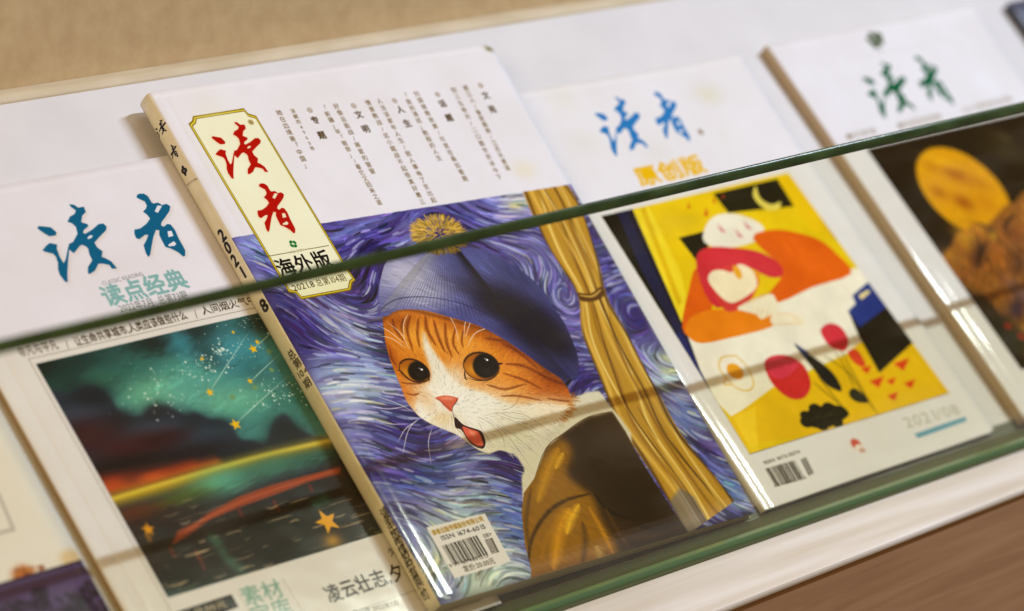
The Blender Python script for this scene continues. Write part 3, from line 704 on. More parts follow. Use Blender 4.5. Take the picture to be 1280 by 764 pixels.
hs([(92, 286), (110, 292), (160, 335), (232, 333)], .8, (34, 14, 10), .9, .4); hs([(222, 308), (234, 334)], .9, (34, 14, 10), .9, .4)
hs([(525, 262), (550, 258)], 1.3, (30, 14, 10), .95, .4); hs([(384, 290), (388, 322), (398, 328)], 1.1, (60, 26, 16), .9, .4); hs([(392, 318), (440, 332), (500, 326), (528, 290)], .6, (40, 18, 12), .9, .4)
cv.poly(H([(257, 407), (300, 396), (354, 407), (352, 424), (332, 446), (328, 468), (300, 446), (276, 420)]), (226, 112, 84), 1, .15, 3)
cv.poly(H([(270, 405), (310, 400), (345, 408), (330, 418), (290, 415)]), (244, 160, 132), .8, .5)
hs([(258, 408), (285, 425), (322, 455), (330, 468)], .45, (90, 34, 28), .9, .3); hs([(354, 405), (348, 426), (334, 446), (332, 470)], .5, (90, 34, 28), .9, .3)
hs([(332, 466), (342, 500), (350, 512)], .5, (50, 20, 18), .9, .3)
cv.poly(H([(343, 490), (375, 520), (410, 535), (455, 550), (470, 575), (475, 605), (465, 624), (430, 615), (398, 588), (370, 545), (345, 535)]), (66, 16, 18), 1, .1, 3)
cv.poly(H([(375, 530), (410, 542), (445, 555), (462, 590), (465, 615), (435, 612), (405, 590), (385, 560)]), (232, 108, 84), 1, .2, 3)
cv.poly(H([(400, 545), (430, 555), (440, 580), (415, 575)]), (248, 160, 130), .8, .6)
hs([(452, 553), (470, 580), (474, 606), (462, 626), (428, 616), (396, 590)], .6, (24, 10, 14), .95, .3)
hs([(345, 535), (372, 560), (400, 595)], .4, (120, 70, 50), .6, .3)
g = random.Random(5)
for pts in [[(130, 180), (60, 120), (-10, 85)], [(135, 195), (70, 150), (0, 135)], [(150, 205), (110, 130), (40, 70)], [(125, 160), (120, 90), (140, 40)], [(145, 440), (60, 455), (-25, 445)], [(150, 520), (60, 520), (-10, 500)], [(185, 495), (140, 550), (115, 660)], [(245, 535), (228, 600), (240, 700)],
            [(190, 500), (130, 540), (95, 600)], [(380, 150), (390, 70), (430, -10)], [(385, 155), (420, 60), (500, -20)], [(395, 190), (440, 120), (580, 85)], [(360, 170), (340, 90), (290, 10)], [(170, 470), (90, 430), (0, 400)]]:
    hs(pts, .5, (250, 248, 252), .9, .6)
for pts in [[(450, 490), (560, 560), (680, 720)], [(455, 480), (600, 570), (720, 670)], [(480, 478), (640, 480), (800, 590)], [(540, 465), (600, 440), (635, 375)], [(530, 470), (600, 495), (660, 500)], [(470, 500), (540, 560), (560, 620)], [(500, 470), (620, 520), (760, 600)], [(440, 500), (470, 560), (520, 620)]]:
    hs(pts, .3, (70, 44, 34), .75, .5)
# knitted beanie with a gold pompom
cap = P([(478, 396), (474, 376), (476, 348), (485, 324), (510, 313), (548, 305), (595, 311), (640, 330), (678, 362), (706, 405), (722, 445), (722, 472), (708, 476), (686, 464), (660, 445), (630, 425), (600, 408), (560, 396), (530, 388), (500, 387), (486, 394)])
m, ax, ay = cv.mask(catmull(cap, 3, True), .15); cl = np.zeros((cv.H, cv.W)); cl[ay:ay + m.shape[0], ax:ax + m.shape[1]] = m; cv.clip = cl * full
cv.poly(cap, (92, 96, 170))
for x, y, r1, r2, an, c, al in [(508, 345, 26, 18, 0, (196, 196, 230), 1), (535, 365, 22, 9, -10, (188, 190, 226), .9), (495, 375, 9, 9, 0, (130, 134, 192), .8), (590, 330, 20, 9, -20, (106, 114, 186), .9), (650, 345, 18, 9, -40, (70, 76, 140), .9),
        (625, 382, 28, 14, -32, (26, 26, 62), 1), (682, 418, 24, 15, -55, (20, 20, 54), 1), (655, 400, 18, 12, -45, (22, 22, 56), .9), (600, 400, 18, 6, -25, (96, 100, 176), .8), (660, 450, 20, 5, -35, (70, 72, 142), .85), (575, 375, 10, 6, -20, (120, 124, 196), .7), (700, 465, 12, 6, -20, (54, 56, 118), .7)]:
    cv.blob(P([(x, y)])[0], r1, r2, an, c, al, 2.4)
bristle(cv, cap, 1800, 8, .9, lambda x, y: -.35 - .012 * (x - 75), .14, 12, .6, .05)
apex = P([(556, 292)])[0]; rim = catmull(P([(470, 392), (500, 384), (545, 386), (600, 402), (650, 436), (700, 476), (728, 490)]), 10)
for i in range(0, len(rim)):
    a_ = apex + (rim[i] - apex) * .04; mid = (apex + rim[i]) / 2 + (rim[i] - apex)[::-1] * (.04 * (i / len(rim) - .4)); b = cv.a[min(int(mid[1] * 5), cv.H - 1), min(int(mid[0] * 5), cv.W - 1)] * 255
    cv.stroke([a_, mid, rim[i]], .6, b * .62, .55, soft=1, taper=False); cv.stroke([a_ + (.8, .3), mid + (.9, .2), rim[i] + (.9, 0)], .5, np.clip(b * 1.2 + 14, 0, 255), .4, soft=1, taper=False)
brim = P([(474, 398), (478, 385), (500, 373), (540, 372), (590, 384), (640, 410), (690, 446), (722, 470)])
cv.stroke(brim, 1.0, (40, 42, 90), .6, soft=1, taper=False)
cv.clip = full
pc = P([(549, 293)])[0]
for i in range(900):
    t = rnd.uniform(0, 6.283); rr = 11.5 * math.sqrt(rnd.random()); L = 1 + rr * .16; p = pc + (math.cos(t) * rr * 1.25, math.sin(t) * rr * .82)
    v = .62 + .38 * rnd.random() - .25 * (math.sin(t) < -.2) * rr / 11; q_ = p + (math.cos(t) * L * 1.6, math.sin(t) * L * 1.2)
    cv.stroke([p, q_], .9, (250 * v, 206 * v, 96 * v), .9, soft=.7)
cv.setclip()
# title panel
outer = P([(237, 152), (243, 141), (307, 135), (311, 143), (319, 146), (443, 349), (440, 356), (445, 362), (382, 373), (372, 364), (361, 364), (240, 160)])
outer = P([(235.5, 155), (240, 151), (241, 145.5), (304.5, 135.5), (310, 142), (320, 145), (437.5, 340), (445, 350.5), (441, 353.5), (439, 363), (377, 374.5), (370, 367), (361, 365.5)])
cen = outer.mean(0)
cv.poly(outer, (150, 122, 20)); cv.poly(cen + (outer - cen) * (.975, .988), (226, 204, 60)); cv.poly(cen + (outer - cen) * (.945, .975), (120, 100, 26)); cv.poly(cen + (outer - cen) * (.93, .968), (240, 240, 212))
cv.blob(P([(300, 200)])[0], 14, 30, 0, (240, 240, 214), .8)
G_ = (120, 104, 50)
for a, b in [((333.5, 320.5), (363, 315.5)), ((381, 312), (411, 307))]: cv.stroke(P([a, b]), .35, G_, 1, taper=False, soft=.2)
cv.text('READERS', *P([(364, 316.5), (381, 313.2)]), 1.6, G_)
cv.stroke(P([(352, 353.5), (433, 338)]), .35, (170, 150, 60), 1, taper=False, soft=.2)
cl = (34, 140, 66)
for a in range(4):
    t = .5 + a * 1.57; c = P([(366.5, 305)])[0] + (1.0 * math.cos(t), 1.0 * math.sin(t)); cv.disc(c + (.5 * math.cos(t + .6), .5 * math.sin(t + .6)), .8, .75, 0, cl, 1, .05); cv.disc(c + (.5 * math.cos(t - .6), .5 * math.sin(t - .6)), .8, .75, 0, cl, 1, .05)
cv.stroke(P([(366.5, 305), (368, 309.5)]), .4, cl)
cv.text('海外版', *P([(351, 344.5), (418, 330)]), 10.2, (26, 22, 22), bold=.022)
cv.blob(P([(611, 61)])[0], 2.6, 1.6, -30, (120, 110, 50), .8)
cv.text('2021.8', *P([(368, 364), (395, 358)]), 4.7, (60, 52, 40)); cv.text('总第104期', *P([(397, 357.6), (434, 350)]), 4.6, (110, 96, 60))
cv.disc(P([(313.5, 153)])[0], 1.5, 1.5, 0, (176, 150, 90), .9, .2)
# (the two red characters go on after the glyph reference exists)
# columns of contents
cols = [((60, 258), (168, 468), '她在边境寄「中国」'), ((115, 252), (192, 400), '深藏的4960年'), ((240, 240), (458, 615), '「新疆」年「银奈」/看它又回来之道'), ((288, 232), (430, 490), '好像总能战/蒋家的窗窗'),
        ((415, 218), (630, 612), '情景教战/这小题战不起很真好惠三'), ((460, 212), (675, 605), '人当该家年人生/我人事电了支比起'), ((563, 190), (696, 438), '「我的清扰」教程的人生'), ((607, 183), (800, 520), '刘国银教故离/可宽在桑如看题'),
        ((755, 168), (935, 515), '别三生奇天/二口圆世宗诗今下'), ((803, 160), (967, 478), '都江人/鲁家最美/江苏天意道')]
for a, b, t in cols:
    p = P(Z((330, 60), 3.185, [a, b])); cv.column(t, p[0], p[1], min(3.5, abs(p[0][1] - p[1][1]) / len(t) * 1.0), (134, 110, 66), 1, .008)
for pts, t in [([(182, 248), (203, 288), (230, 347)], '专题'), ([(357, 230), (378, 265), (405, 322)], '文明'), ([(520, 210), (543, 245), (570, 300)], '人生'), ([(690, 186), (710, 222), (737, 278)], '话题'), ([(862, 150), (882, 190), (908, 245)], '文苑')]:
    p = P(Z((330, 60), 3.185, pts)); cv.column(t, p[1], p[2], 4.8, (104, 80, 44), 1, .03)
    cv.disc(p[0], 1.45, 1.45, 0, (150, 126, 80), 1, .1); cv.disc(p[0], 1.0, 1.0, 0, (238, 236, 240), 1, .1); cv.disc(p[0], .5, .5, 0, (150, 126, 80), 1, .1)
# price label
B = lambda pts: P(Z((540, 630), 7.642, pts))
cv.poly(B([(-55, 225), (505, 92), (755, 550), (215, 712)]), (236, 234, 240))
cv.text('读者出版传媒股份有限公司', *B([(10, 300), (500, 158)]), 3.0, (190, 150, 50), bold=.03)
cv.text('ISSN 1674-6015', *B([(95, 350), (520, 232)]), 3.2, (36, 32, 36), bold=.01)
b = B([(205, 588), (540, 482), (95, 402)]); barcode(cv, b[0], b[1], b[2], 62, (46, 36, 22), 3)
b = B([(572, 478), (645, 460), (503, 340)]); barcode(cv, b[0], b[1], b[2], 18, (46, 36, 22), 5)
cv.text('08>', *B([(500, 328), (580, 300)]), 2.9, (46, 40, 36)); cv.text('9 771674601213', *B([(172, 612), (545, 505)]), 2.5, (60, 50, 36)); cv.text('定价:20.00元', *B([(312, 648), (612, 562)]), 3.4, (80, 64, 36), bold=.01)
cv.blob(P([(655, 213)])[0], 8, 6, 0, (230, 222, 186), .5)
cvM = cv

# its spine, 287 x 10.5 mm: u runs up the magazine, v from the back to the front fold
SC = [seen(*(np.array(q) / 1000)) for q in [(-155.4, -140.3, 4.6), (-147.1, 146.1, 4.6), (-147.1, 146.1, 14.2), (-155.4, -140.3, 14.2)]]
cs = Canvas(287, 10.2, 6.0, (236, 230, 208), SC); S_ = lambda pts: cs.P(pts)
cs.a += (noise2(cs.H, cs.W, 40, 3, 4) - .5)[..., None] * .05
def sp_title(which, pts): title(cs, cm_left_ref, which, pts, (28, 24, 22))
spine_jobs = True

# ---- 2: the magazine with the night river, left of it ------------------------------------
QL = rect(-299, -144.6, 185, 261.6, 4.2, -.15)
CL = corners(QL); CL2 = CL
cv = Canvas(185, 261.6, 4.6, (230, 228, 234), CL, QL); P = cv.P
LREF = lambda p: CLref(p)
cvL = cv
def CLref(p): return cvL.P(p)
sh = (214, 196, 184)
title(cv, CLref, 'du', Z((30, 240), 5.877, [(108, 275), (350, 103), (692, 577), (333, 677)]), sh, None, .55, 1.0)
title(cv, CLref, 'zhe', Z((150, 230), 7.64, [(150, 494), (215, 109), (635, 674), (283, 717)]), sh, None, .55, 1.0)
TEAL = (20, 116, 158)
title(cv, CLref, 'du', Z((30, 240), 5.877, [(95, 265), (340, 93), (680, 565), (320, 665)]), TEAL, (230, 228, 234))
title(cv, CLref, 'zhe', Z((150, 230), 7.64, [(135, 480), (200, 95), (620, 660), (268, 703)]), TEAL, (230, 228, 234))
O = lambda pts: P(Z((0, 180), 2.547, pts))
cv.text('CLASSIC READING', *O([(327, 452), (458, 420)]), 3.0, (150, 150, 150))
cv.text('读点经典', *O([(340, 515), (606, 452)]), 11.8, (146, 192, 190), bold=.03)
cv.text('2022年7月  总第73期', *O([(384, 536), (600, 490)]), 4.8, (130, 140, 134))
BR_ = (70, 52, 30)
cv.text('非凡与平凡', *O([(64, 677), (190, 650)]), 5.0, BR_); cv.text('让生命共享城市,人类应该做些什么', *O([(243, 642), (598, 556)]), 5.0, BR_, bold=.012)
cv.text('人间烟火气中的真味与深情', *O([(645, 545), (990, 465)]), 5.0, BR_, bold=.006)
for x, y in ((214, 640), (622, 545)): cv.stroke(O([(x - 4, y - 14), (x + 4, y + 12)]), .4, BR_, 1, taper=False)
F_ = P([(36, 449)])[0]; F2 = P([(232, 790)])[0]
for a, b in [((F_[0], F_[1]), (180, F_[1])), ((F_[0], F_[1]), (F_[0], 8))]: cv.stroke([a, b], .35, (110, 92, 60), 1, taper=False)
tl = P([(45, 455)])[0]; bl = P([(204, 749)])[0]
pic = np.array([(tl[0], bl[1]), (163, bl[1]), (163, tl[1]), (tl[0], tl[1])])
cv.setclip(pic); cv.poly(pic, (84, 160, 158))
def b_(x, y, r1, r2, c, al=.9, an=0, pw=2.5): cv.blob(P([(x, y)])[0], r1, r2, an, c, al, pw)
for j in [(60, 458, 22, 12, (18, 34, 34)), (110, 450, 24, 10, (36, 78, 80)), (190, 428, 20, 9, (30, 54, 56)), (245, 415, 20, 10, (26, 44, 48)), (262, 445, 9, 8, (34, 58, 62)), (225, 430, 8, 12, (70, 150, 172)), (160, 470, 22, 12, (58, 122, 118)), (200, 490, 24, 10, (124, 196, 168)), (240, 480, 18, 12, (104, 182, 176)),
          (300, 440, 20, 18, (84, 166, 190)), (330, 470, 16, 14, (58, 128, 136)), (300, 500, 26, 9, (116, 192, 170)), (370, 500, 18, 12, (70, 140, 130)), (330, 400, 18, 10, (34, 66, 70)), (80, 480, 14, 8, (40, 86, 84)), (125, 478, 10, 6, (66, 128, 110))]: b_(*j)
bristle(cv, pic, 1500, 9, 2.6, lambda x, y: .25, .1, 20, .5, .2, .9)
rid = P([(60, 500), (85, 492), (108, 484), (125, 486), (140, 500), (152, 517), (175, 520), (190, 508), (214, 510), (232, 520), (243, 516), (262, 524), (281, 527), (292, 538), (300, 549), (318, 552), (332, 556), (340, 530), (355, 518), (372, 536), (394, 546), (412, 552), (440, 600), (150, 660)])
cv.poly(rid, (54, 72, 94), 1, .8, 3)
for x, y, r in [(108, 494, 12), (150, 522, 9), (198, 516, 10), (236, 526, 9), (272, 534, 9), (120, 498, 9)]: b_(x, y, r, r * .6, (34, 50, 66), .8)
for x, y, r1, r2, c in [(95, 520, 14, 5, (76, 88, 112)), (185, 540, 22, 5, (74, 92, 116)), (250, 545, 20, 5, (60, 86, 108)), (360, 545, 12, 10, (26, 50, 52)), (110, 545, 20, 9, (84, 30, 40)), (170, 560, 26, 8, (96, 34, 44)), (150, 585, 30, 6, (30, 16, 24)), (240, 572, 26, 7, (36, 26, 40)), (310, 565, 24, 5, (34, 50, 62)), (200, 550, 16, 4, (70, 28, 42)), (230, 590, 24, 3, (34, 22, 34))]: b_(x, y, r1, r2, c, .85)
band = lambda pts, w, c, al=.9, sf=1.0: cv.stroke(P(pts), w, c, al, soft=sf, taper=False)
band([(120, 600), (180, 592), (240, 582)], 11, (140, 50, 32), .85); band([(125, 615), (180, 604), (235, 586), (270, 578)], 10, (204, 88, 40), .85); b_(140, 606, 9, 4, (220, 90, 40), .7); b_(190, 596, 9, 2.5, (236, 110, 50), .6)
band([(130, 630), (215, 606), (300, 580), (420, 551)], 12, (196, 166, 50), .95); band([(140, 624), (220, 600), (320, 572), (420, 549)], 3.6, (236, 214, 84), .9); band([(140, 650), (200, 632), (270, 604)], 7, (150, 160, 50), .7)
low = np.array([(tl[0], bl[1]), (163, bl[1]), (163, P([(425, 556)])[0][1] - 2), (tl[0], P([(138, 650)])[0][1])])
for x, y, r1, r2, c, al in [(280, 604, 20, 8, (110, 196, 168), .9), (340, 585, 20, 6, (82, 150, 126), .9), (390, 575, 16, 5, (70, 140, 120), .8), (230, 625, 18, 5, (96, 120, 60), .8), (190, 650, 20, 6, (84, 60, 44), .9), (160, 665, 16, 10, (80, 58, 52), .9), (230, 660, 24, 10, (58, 46, 44), .95), (300, 650, 34, 12, (44, 42, 38), .95),
                            (380, 630, 34, 14, (50, 48, 40), .95), (440, 620, 16, 18, (56, 38, 28), .9), (230, 710, 40, 14, (34, 32, 26), .97), (330, 690, 40, 14, (36, 30, 22), .97), (430, 670, 24, 16, (48, 36, 24), .95), (180, 700, 14, 12, (70, 42, 28), .8), (170, 640, 16, 4, (120, 50, 30), .7), (420, 590, 9, 4, (90, 50, 40), .8)]: b_(x, y, r1, r2, c, al)
bristle(cv, low, 1100, 10, 1.4, lambda x, y: .12, .16, 21, .55, .08)
for x, y in [(278, 690), (285, 700), (272, 678), (292, 705), (265, 672), (300, 712), (395, 630), (405, 625)]: b_(x, y, 3.4, 3, (70, 128, 108), .7)
PR = (172, 78, 44)
pier = P([(214, 682), (222, 664), (246, 652), (262, 640), (300, 620), (340, 606), (380, 595), (425, 584), (425, 592), (385, 603), (340, 620), (300, 634), (262, 650), (232, 672)])
cv.poly(pier, PR, .95, .3); cv.stroke(P([(222, 672), (262, 646), (320, 620), (420, 588)]), 1.6, (206, 104, 58), .6); cv.stroke(P([(245, 655), (262, 652)]), .6, (60, 24, 16), .8)
for x, y, l in [(250, 700, 22), (300, 640, 12), (345, 632, 12), (388, 610, 9), (215, 690, 12)]: cv.stroke(P([(x - l * .3, y - l * .6), (x + l * .3, y + l * .6)]), 3, (130, 46, 26), .8)
g = random.Random(4)
for _ in range(95):
    x, y = g.uniform(200, 470), g.uniform(625, 740); L = g.uniform(8, 34)
    if y > 749 - (x - 204) * .31: continue
    cv.stroke(P([(x, y), (x + L / 2, y - L * .12 + g.uniform(-2, 2)), (x + L, y - L * .3)]), g.uniform(.4, .9), (206, 184, 156), g.uniform(.3, .9))
g = random.Random(9)
for cx_, cy_, n, s in [(190, 500, 34, 22), (230, 470, 40, 30), (258, 455, 44, 16), (300, 430, 40, 26), (318, 400, 26, 14), (352, 492, 50, 14), (322, 505, 16, 10), (200, 478, 14, 26), (275, 440, 40, 6), (360, 480, 30, 20)]:
    for _ in range(n):
        x, y = cx_ + g.gauss(0, s), cy_ + g.gauss(0, s * .45); cv.disc(P([(x, y)])[0], *[g.choice((.2, .25, .3, .5))] * 2, 0, (236, 250, 246), g.uniform(.5, 1), .05)
def star(c, r, color=(240, 196, 40), rot=.3):
    c = P([c])[0]; pts = [(c[0] + (r if i % 2 == 0 else r * .42) * math.cos(rot + i * .628), c[1] + (r if i % 2 == 0 else r * .42) * math.sin(rot + i * .628)) for i in range(10)]
    cv.poly(pts, color, 1, .08)
for a, b in [((263, 488), (314, 410)), ((317, 436), (348, 408)), ((313, 477), (350, 442)), ((296, 528), (360, 470))]:
    cv.stroke(P([a, b]), .7, (214, 240, 232), .85, w1=.3)
for c, r in [((262, 491), 2.4), ((316, 437), 2.6), ((321, 428), 1.6), ((312, 477), 1.8), ((294, 531), 3.2), ((252, 449), 1.4), ((291, 416), 1.2)]: star(c, r)
for c in [(336, 440), (339, 463), (290, 497), (318, 485)]: star(c, 1.9, (132, 170, 110), 1)
star((409, 652), 6.6, (238, 176, 30), .45); star((185, 662), 3.4, (226, 160, 30), .1); cv.blob(P([(416, 676)])[0], 6, 4.5, 0, (214, 160, 30), .85); cv.poly(P([(180, 668), (190, 668), (188, 680)]), (190, 130, 30), .7, .3)
cv.setclip()
T2 = (140, 184, 174)
D = lambda pts: P(Z((160, 600), 3.2, pts))
bx = D([(190, 530), (412, 458), (442, 508), (230, 590)]); cv.poly(bx, (38, 28, 20)); cv.text('¥:13.00元', *D([(232, 552), (400, 506)]), 4.0, (226, 214, 190), bold=.01)
for a, b in [((440, 446), (500, 560)), ((614, 388), (720, 560))]: cv.stroke(D([a, b]), .3, (150, 140, 110), 1, taper=False)
cv.text('素材', *D([(468, 500), (632, 458)]), 9.8, T2, bold=.012); cv.text('宝库', *D([(508, 574), (672, 532)]), 9.8, T2, bold=.012)
cv.text('凌云壮志,夕', *D([(806, 488), (1118, 388)]), 9.2, (52, 40, 26), bold=.014); cv.text('阳红', *D([(1125, 386), (1260, 345)]), 9.2, (52, 40, 26), bold=.014)
cv.text('久', *D([(1050, 306), (1075, 298)]), 5, (52, 40, 26))
cv.stroke(D([(850, 545), (1150, 440)]), .3, (110, 92, 60), 1, taper=False); cv.text('总第73期 2022年7月', *D([(880, 548), (1088, 498)]), 3.0, (90, 74, 46))
im_left = cv.image('night_river_print')
RD = (200, 22, 12)
for dx, c_, a_ in ((-.9, (236, 190, 150), .5), (0, RD, 1)):
    title(cvM, CLref, 'du', [(x + dx, y - dx) for x, y in Z((230, 130), 6.367, [(218, 265), (405, 145), (670, 540), (395, 598)])], c_, (236, 234, 204) if a_ == 1 else None, a_, 0 if a_ == 1 else .6)
    title(cvM, CLref, 'zhe', [(x + dx, y - dx) for x, y in Z((310, 220), 4.771, [(58, 225), (85, 45), (282, 325), (120, 335)])], c_, (236, 234, 204) if a_ == 1 else None, a_, 0 if a_ == 1 else .6)
im_main = cvM.image('cat_cover_print')
# the spine of magazine 1 uses the same traced characters
TS = (180, 130); 
title(cs, CLref, 'du', Z(TS, 6.367, [(98, 205), (135, 128), (190, 215), (135, 275)]), (34, 26, 22))
title(cs, CLref, 'zhe', Z(TS, 6.367, [(222, 405), (230, 325), (285, 415), (243, 440)]), (34, 26, 22), (236, 230, 208))
c = cs.P(Z(TS, 6.367, [(332, 530)]))[0]
for a in range(4):
    t = .3 + a * 1.57; cs.disc(c + (1.5 * math.cos(t), 1.3 * math.sin(t)), 1.2, 1.0, 0, (34, 26, 22), 1, .1)
cs.text('READERS', *cs.P(Z(TS, 6.367, [(348, 640), (435, 575)])), 1.5, (120, 110, 90))
def upright(txt, pts, size, color, bold=.02):
    """letters stacked along the spine, tops towards its upper end"""
    for ch, p in zip(txt, cs.P(pts)):
        tri, w = glyph(ch, 0)
        # reading down the spine: type turned a quarter so that its foot faces the back cover
        q = (tri - (w / 2, .38)) * size; cs.tris(cs.heavy(np.stack([p[0] + q[..., 1], p[1] + q[..., 0]], -1), bold * size), color)
upright('2021', Z((280, 280), 5.457, [(-5, 70), (35, 155), (82, 242), (135, 328)]), 8.5, (30, 24, 22), .04)
upright('8', Z((280, 280), 5.457, [(280, 550)]), 8.8, (30, 24, 22), .04)
upright('总第期', Z((240, 390), 3.6375, [(458, 192), (484, 232), (530, 322)]), 5.2, (70, 60, 40), .015); upright('104', Z((240, 390), 3.6375, [(492, 288), (505, 276), (519, 262)]), 4.8, (70, 60, 40), .015)
upright('读者出版传媒股份有限公司', [(482 + i * (533 - 482) / 11, 640 + i * (744 - 640) / 11) for i in range(12)], 5.6, (60, 48, 26), .012)
im_spine = cs.image('cat_spine_print')

# ---- 3: the magazine with the woman at the yellow table --------------------------------
QO = [(70.5, -143.3, 4.0), (261.3, -142.5, 4.0), (258.8, 114.6, 4.2), (71.8, 118, 3.6)]
cv = Canvas(188, 259, 4.0, (232, 231, 236), corners(QO), QO); P = cv.P
O = lambda pts: P(Z((600, 60), 3.1825, pts))
for x, y, r, c, al in [(905, 185, 10, (222, 220, 190), .5), (190, 500, 10, (230, 224, 200), .5), (420, 370, 14, (228, 226, 222), .5), (700, 420, 12, (226, 226, 220), .4), (330, 200, 12, (230, 228, 216), .5), (1000, 350, 14, (230, 228, 226), .4)]: cv.blob(O([(x, y)])[0], r, r * .7, 0, c, al)
BL = (52, 136, 204)
title(cv, CLref, 'du', Z((600, 60), 3.1825, [(460, 262), (537, 195), (672, 395), (545, 430)]), BL)
title(cv, CLref, 'zhe', Z((600, 60), 3.1825, [(700, 295), (702, 174), (835, 362), (742, 360)]), BL, (232, 231, 236))
cv.text('原创版', *O([(640, 545), (908, 486)]), 12.5, (236, 190, 20), bold=.045)
cv.disc(O([(877, 335)])[0], 1.8, 1.8, 0, (150, 130, 100), .8, .3)
a, b, c, d = P([(752, 270)])[0], P([(985, 216)])[0], P([(1187, 491)])[0], P([(937, 568)])[0]
pic = np.array([a, (b[0], a[1]), (b[0] + 3, d[1]), (d[0], d[1])]); pic[:, 0][[0, 3]] = (a[0] + d[0]) / 2 ; pic = np.array([a, b, c, d])
cv.setclip(pic); cv.poly(pic, (238, 206, 26))
A3 = lambda pts: P(Z((840, 200), 2.389, pts)); A2 = lambda pts: P(Z((740, 200), 2.938, pts)); A4 = lambda pts: P(Z((880, 440), 2.3575, pts))
cv.poly(A2([(20, 200), (90, 180), (420, 800), (300, 800)]), (22, 28, 26)); cv.poly(A2([(92, 190), (150, 178), (420, 764), (380, 780), (310, 640), (180, 400)]), (34, 44, 96)); cv.poly(A2([(130, 190), (152, 182), (350, 620), (330, 620)]), (22, 30, 66))
cv.poly(A2([(150, 180), (210, 170), (330, 420), (345, 500), (330, 600)]), (246, 222, 60)); cv.poly(A2([(178, 178), (196, 172), (330, 520), (318, 540)]), (232, 196, 30))
cv.poly(A2([(445, 125), (680, 70), (760, 170), (500, 195)]), (28, 36, 18)); cv.poly(A2([(320, 285), (420, 260), (430, 330), (385, 370)]), (30, 38, 20))
for _ in range(260):
    x, y = rnd.uniform(450, 740), rnd.uniform(130, 200); cv.disc(A2([(x, y)])[0], .3, .3, 0, (120, 120, 40), .4)
cv.poly(A2([(600, 95), (590, 130), (612, 165), (650, 188), (685, 180), (692, 155), (660, 165), (625, 150), (608, 125)]), (236, 220, 110), 1, .1, 3)
cv.poly(A2([(680, 72), (740, 55), (900, 290), (820, 270), (740, 170)]), (238, 200, 22)); cv.stroke(A2([(740, 60), (900, 300)]), .6, (150, 130, 30), .8, taper=False)
for x, y, s in [(355, 170, 8), (418, 195, 11), (447, 150, 8), (480, 135, 6)]: cv.poly(A2([(x - s * .6, y + s), (x + s * .2, y - s * 2), (x + s * .8, y + s)]), (216, 90, 30))
tab = A3([(30, 480), (100, 460), (320, 420), (540, 325), (640, 310), (720, 440), (560, 560), (300, 680), (180, 770), (110, 700)]); cv.poly(tab, (242, 238, 226), 1)
cv.poly(A2([(412, 300), (415, 250), (445, 210), (500, 197), (570, 212), (630, 250), (600, 300), (480, 325)]), (240, 236, 226), 1, .2, 3)
for x, y in [(480, 255), (545, 275), (575, 245)]: cv.poly(A2([(x - 22, y - 22), (x + 12, y + 12), (x - 6, y + 8)]), (216, 90, 104), .85, .1)
OR = (234, 108, 22)
cv.poly(A3([(240, 235), (300, 210), (370, 218), (440, 240), (490, 280), (535, 340), (420, 380), (320, 425), (290, 400), (330, 330)]), OR, 1, .15, 3)
cv.poly(A3([(75, 320), (48, 400), (30, 500), (62, 535), (100, 545), (220, 520), (300, 495), (300, 462), (200, 450), (120, 450), (130, 400)]), OR, 1, .15, 3)
cv.poly(A3([(40, 500), (70, 460), (160, 445), (302, 465), (296, 498), (180, 530), (90, 548), (50, 530)]), (240, 142, 30), 1, .1, 3)
cv.poly(A3([(72, 300), (100, 262), (180, 262), (260, 275), (320, 310), (330, 345), (290, 350), (200, 320), (150, 440), (100, 400)]), (222, 56, 72), 1, .1, 3)
cv.poly(A3([(110, 350), (150, 440), (190, 450), (240, 410), (260, 350), (200, 315), (150, 320)]), (222, 70, 70), 1, .1, 3)
cv.poly(A3([(108, 355), (120, 332), (150, 328), (180, 335), (200, 310), (240, 330), (255, 370), (240, 395), (190, 425), (160, 420), (125, 385)]), (244, 232, 204), 1, .1, 3)
cv.disc(A3([(196, 335)])[0], 2.6, 4.4, -20, (240, 176, 50)); cv.poly(A3([(245, 335), (262, 340), (255, 385), (240, 400), (258, 370)]), (240, 150, 40), 1, .1)
for p in [[(200, 392), (212, 402)], [(213, 380), (222, 388)], [(222, 372), (240, 378)]]: cv.stroke(A3(p), .4, (200, 130, 80), .8)
cv.poly(A3([(195, 440), (290, 400), (312, 420), (318, 445), (270, 475), (250, 460)]), (244, 236, 214), 1, .1, 3); cv.poly(A3([(300, 460), (340, 455), (380, 462), (398, 490), (360, 492), (300, 490)]), (244, 236, 214), 1, .1, 3)
for p in [[(262, 440), (252, 466)], [(275, 440), (262, 472)], [(290, 445), (276, 474)], [(300, 460), (350, 460), (392, 480)], [(360, 476), (392, 488)], [(300, 492), (360, 490), (395, 492)], [(195, 440), (290, 402)]]: cv.stroke(A3(p), .45, (210, 140, 60), .9)
cv.stroke(A3([(60, 470), (110, 440), (200, 425), (300, 390), (330, 340)]), .5, (200, 80, 20), .8); cv.stroke(A3([(340, 230), (370, 290), (330, 380)]), .5, (206, 90, 20), .7)
cv.poly(A3([(0, 515), (30, 520), (120, 700), (100, 690), (50, 610)]), (34, 50, 130))
cv.poly(A3([(180, 764), (240, 730), (300, 685), (420, 640), (520, 580), (560, 545), (700, 540), (840, 690), (640, 800), (200, 850), (150, 800)]), (238, 196, 26)); cv.poly(A4([(85, 195), (150, 160), (160, 290), (150, 310)]), (246, 214, 60), .8, .3)
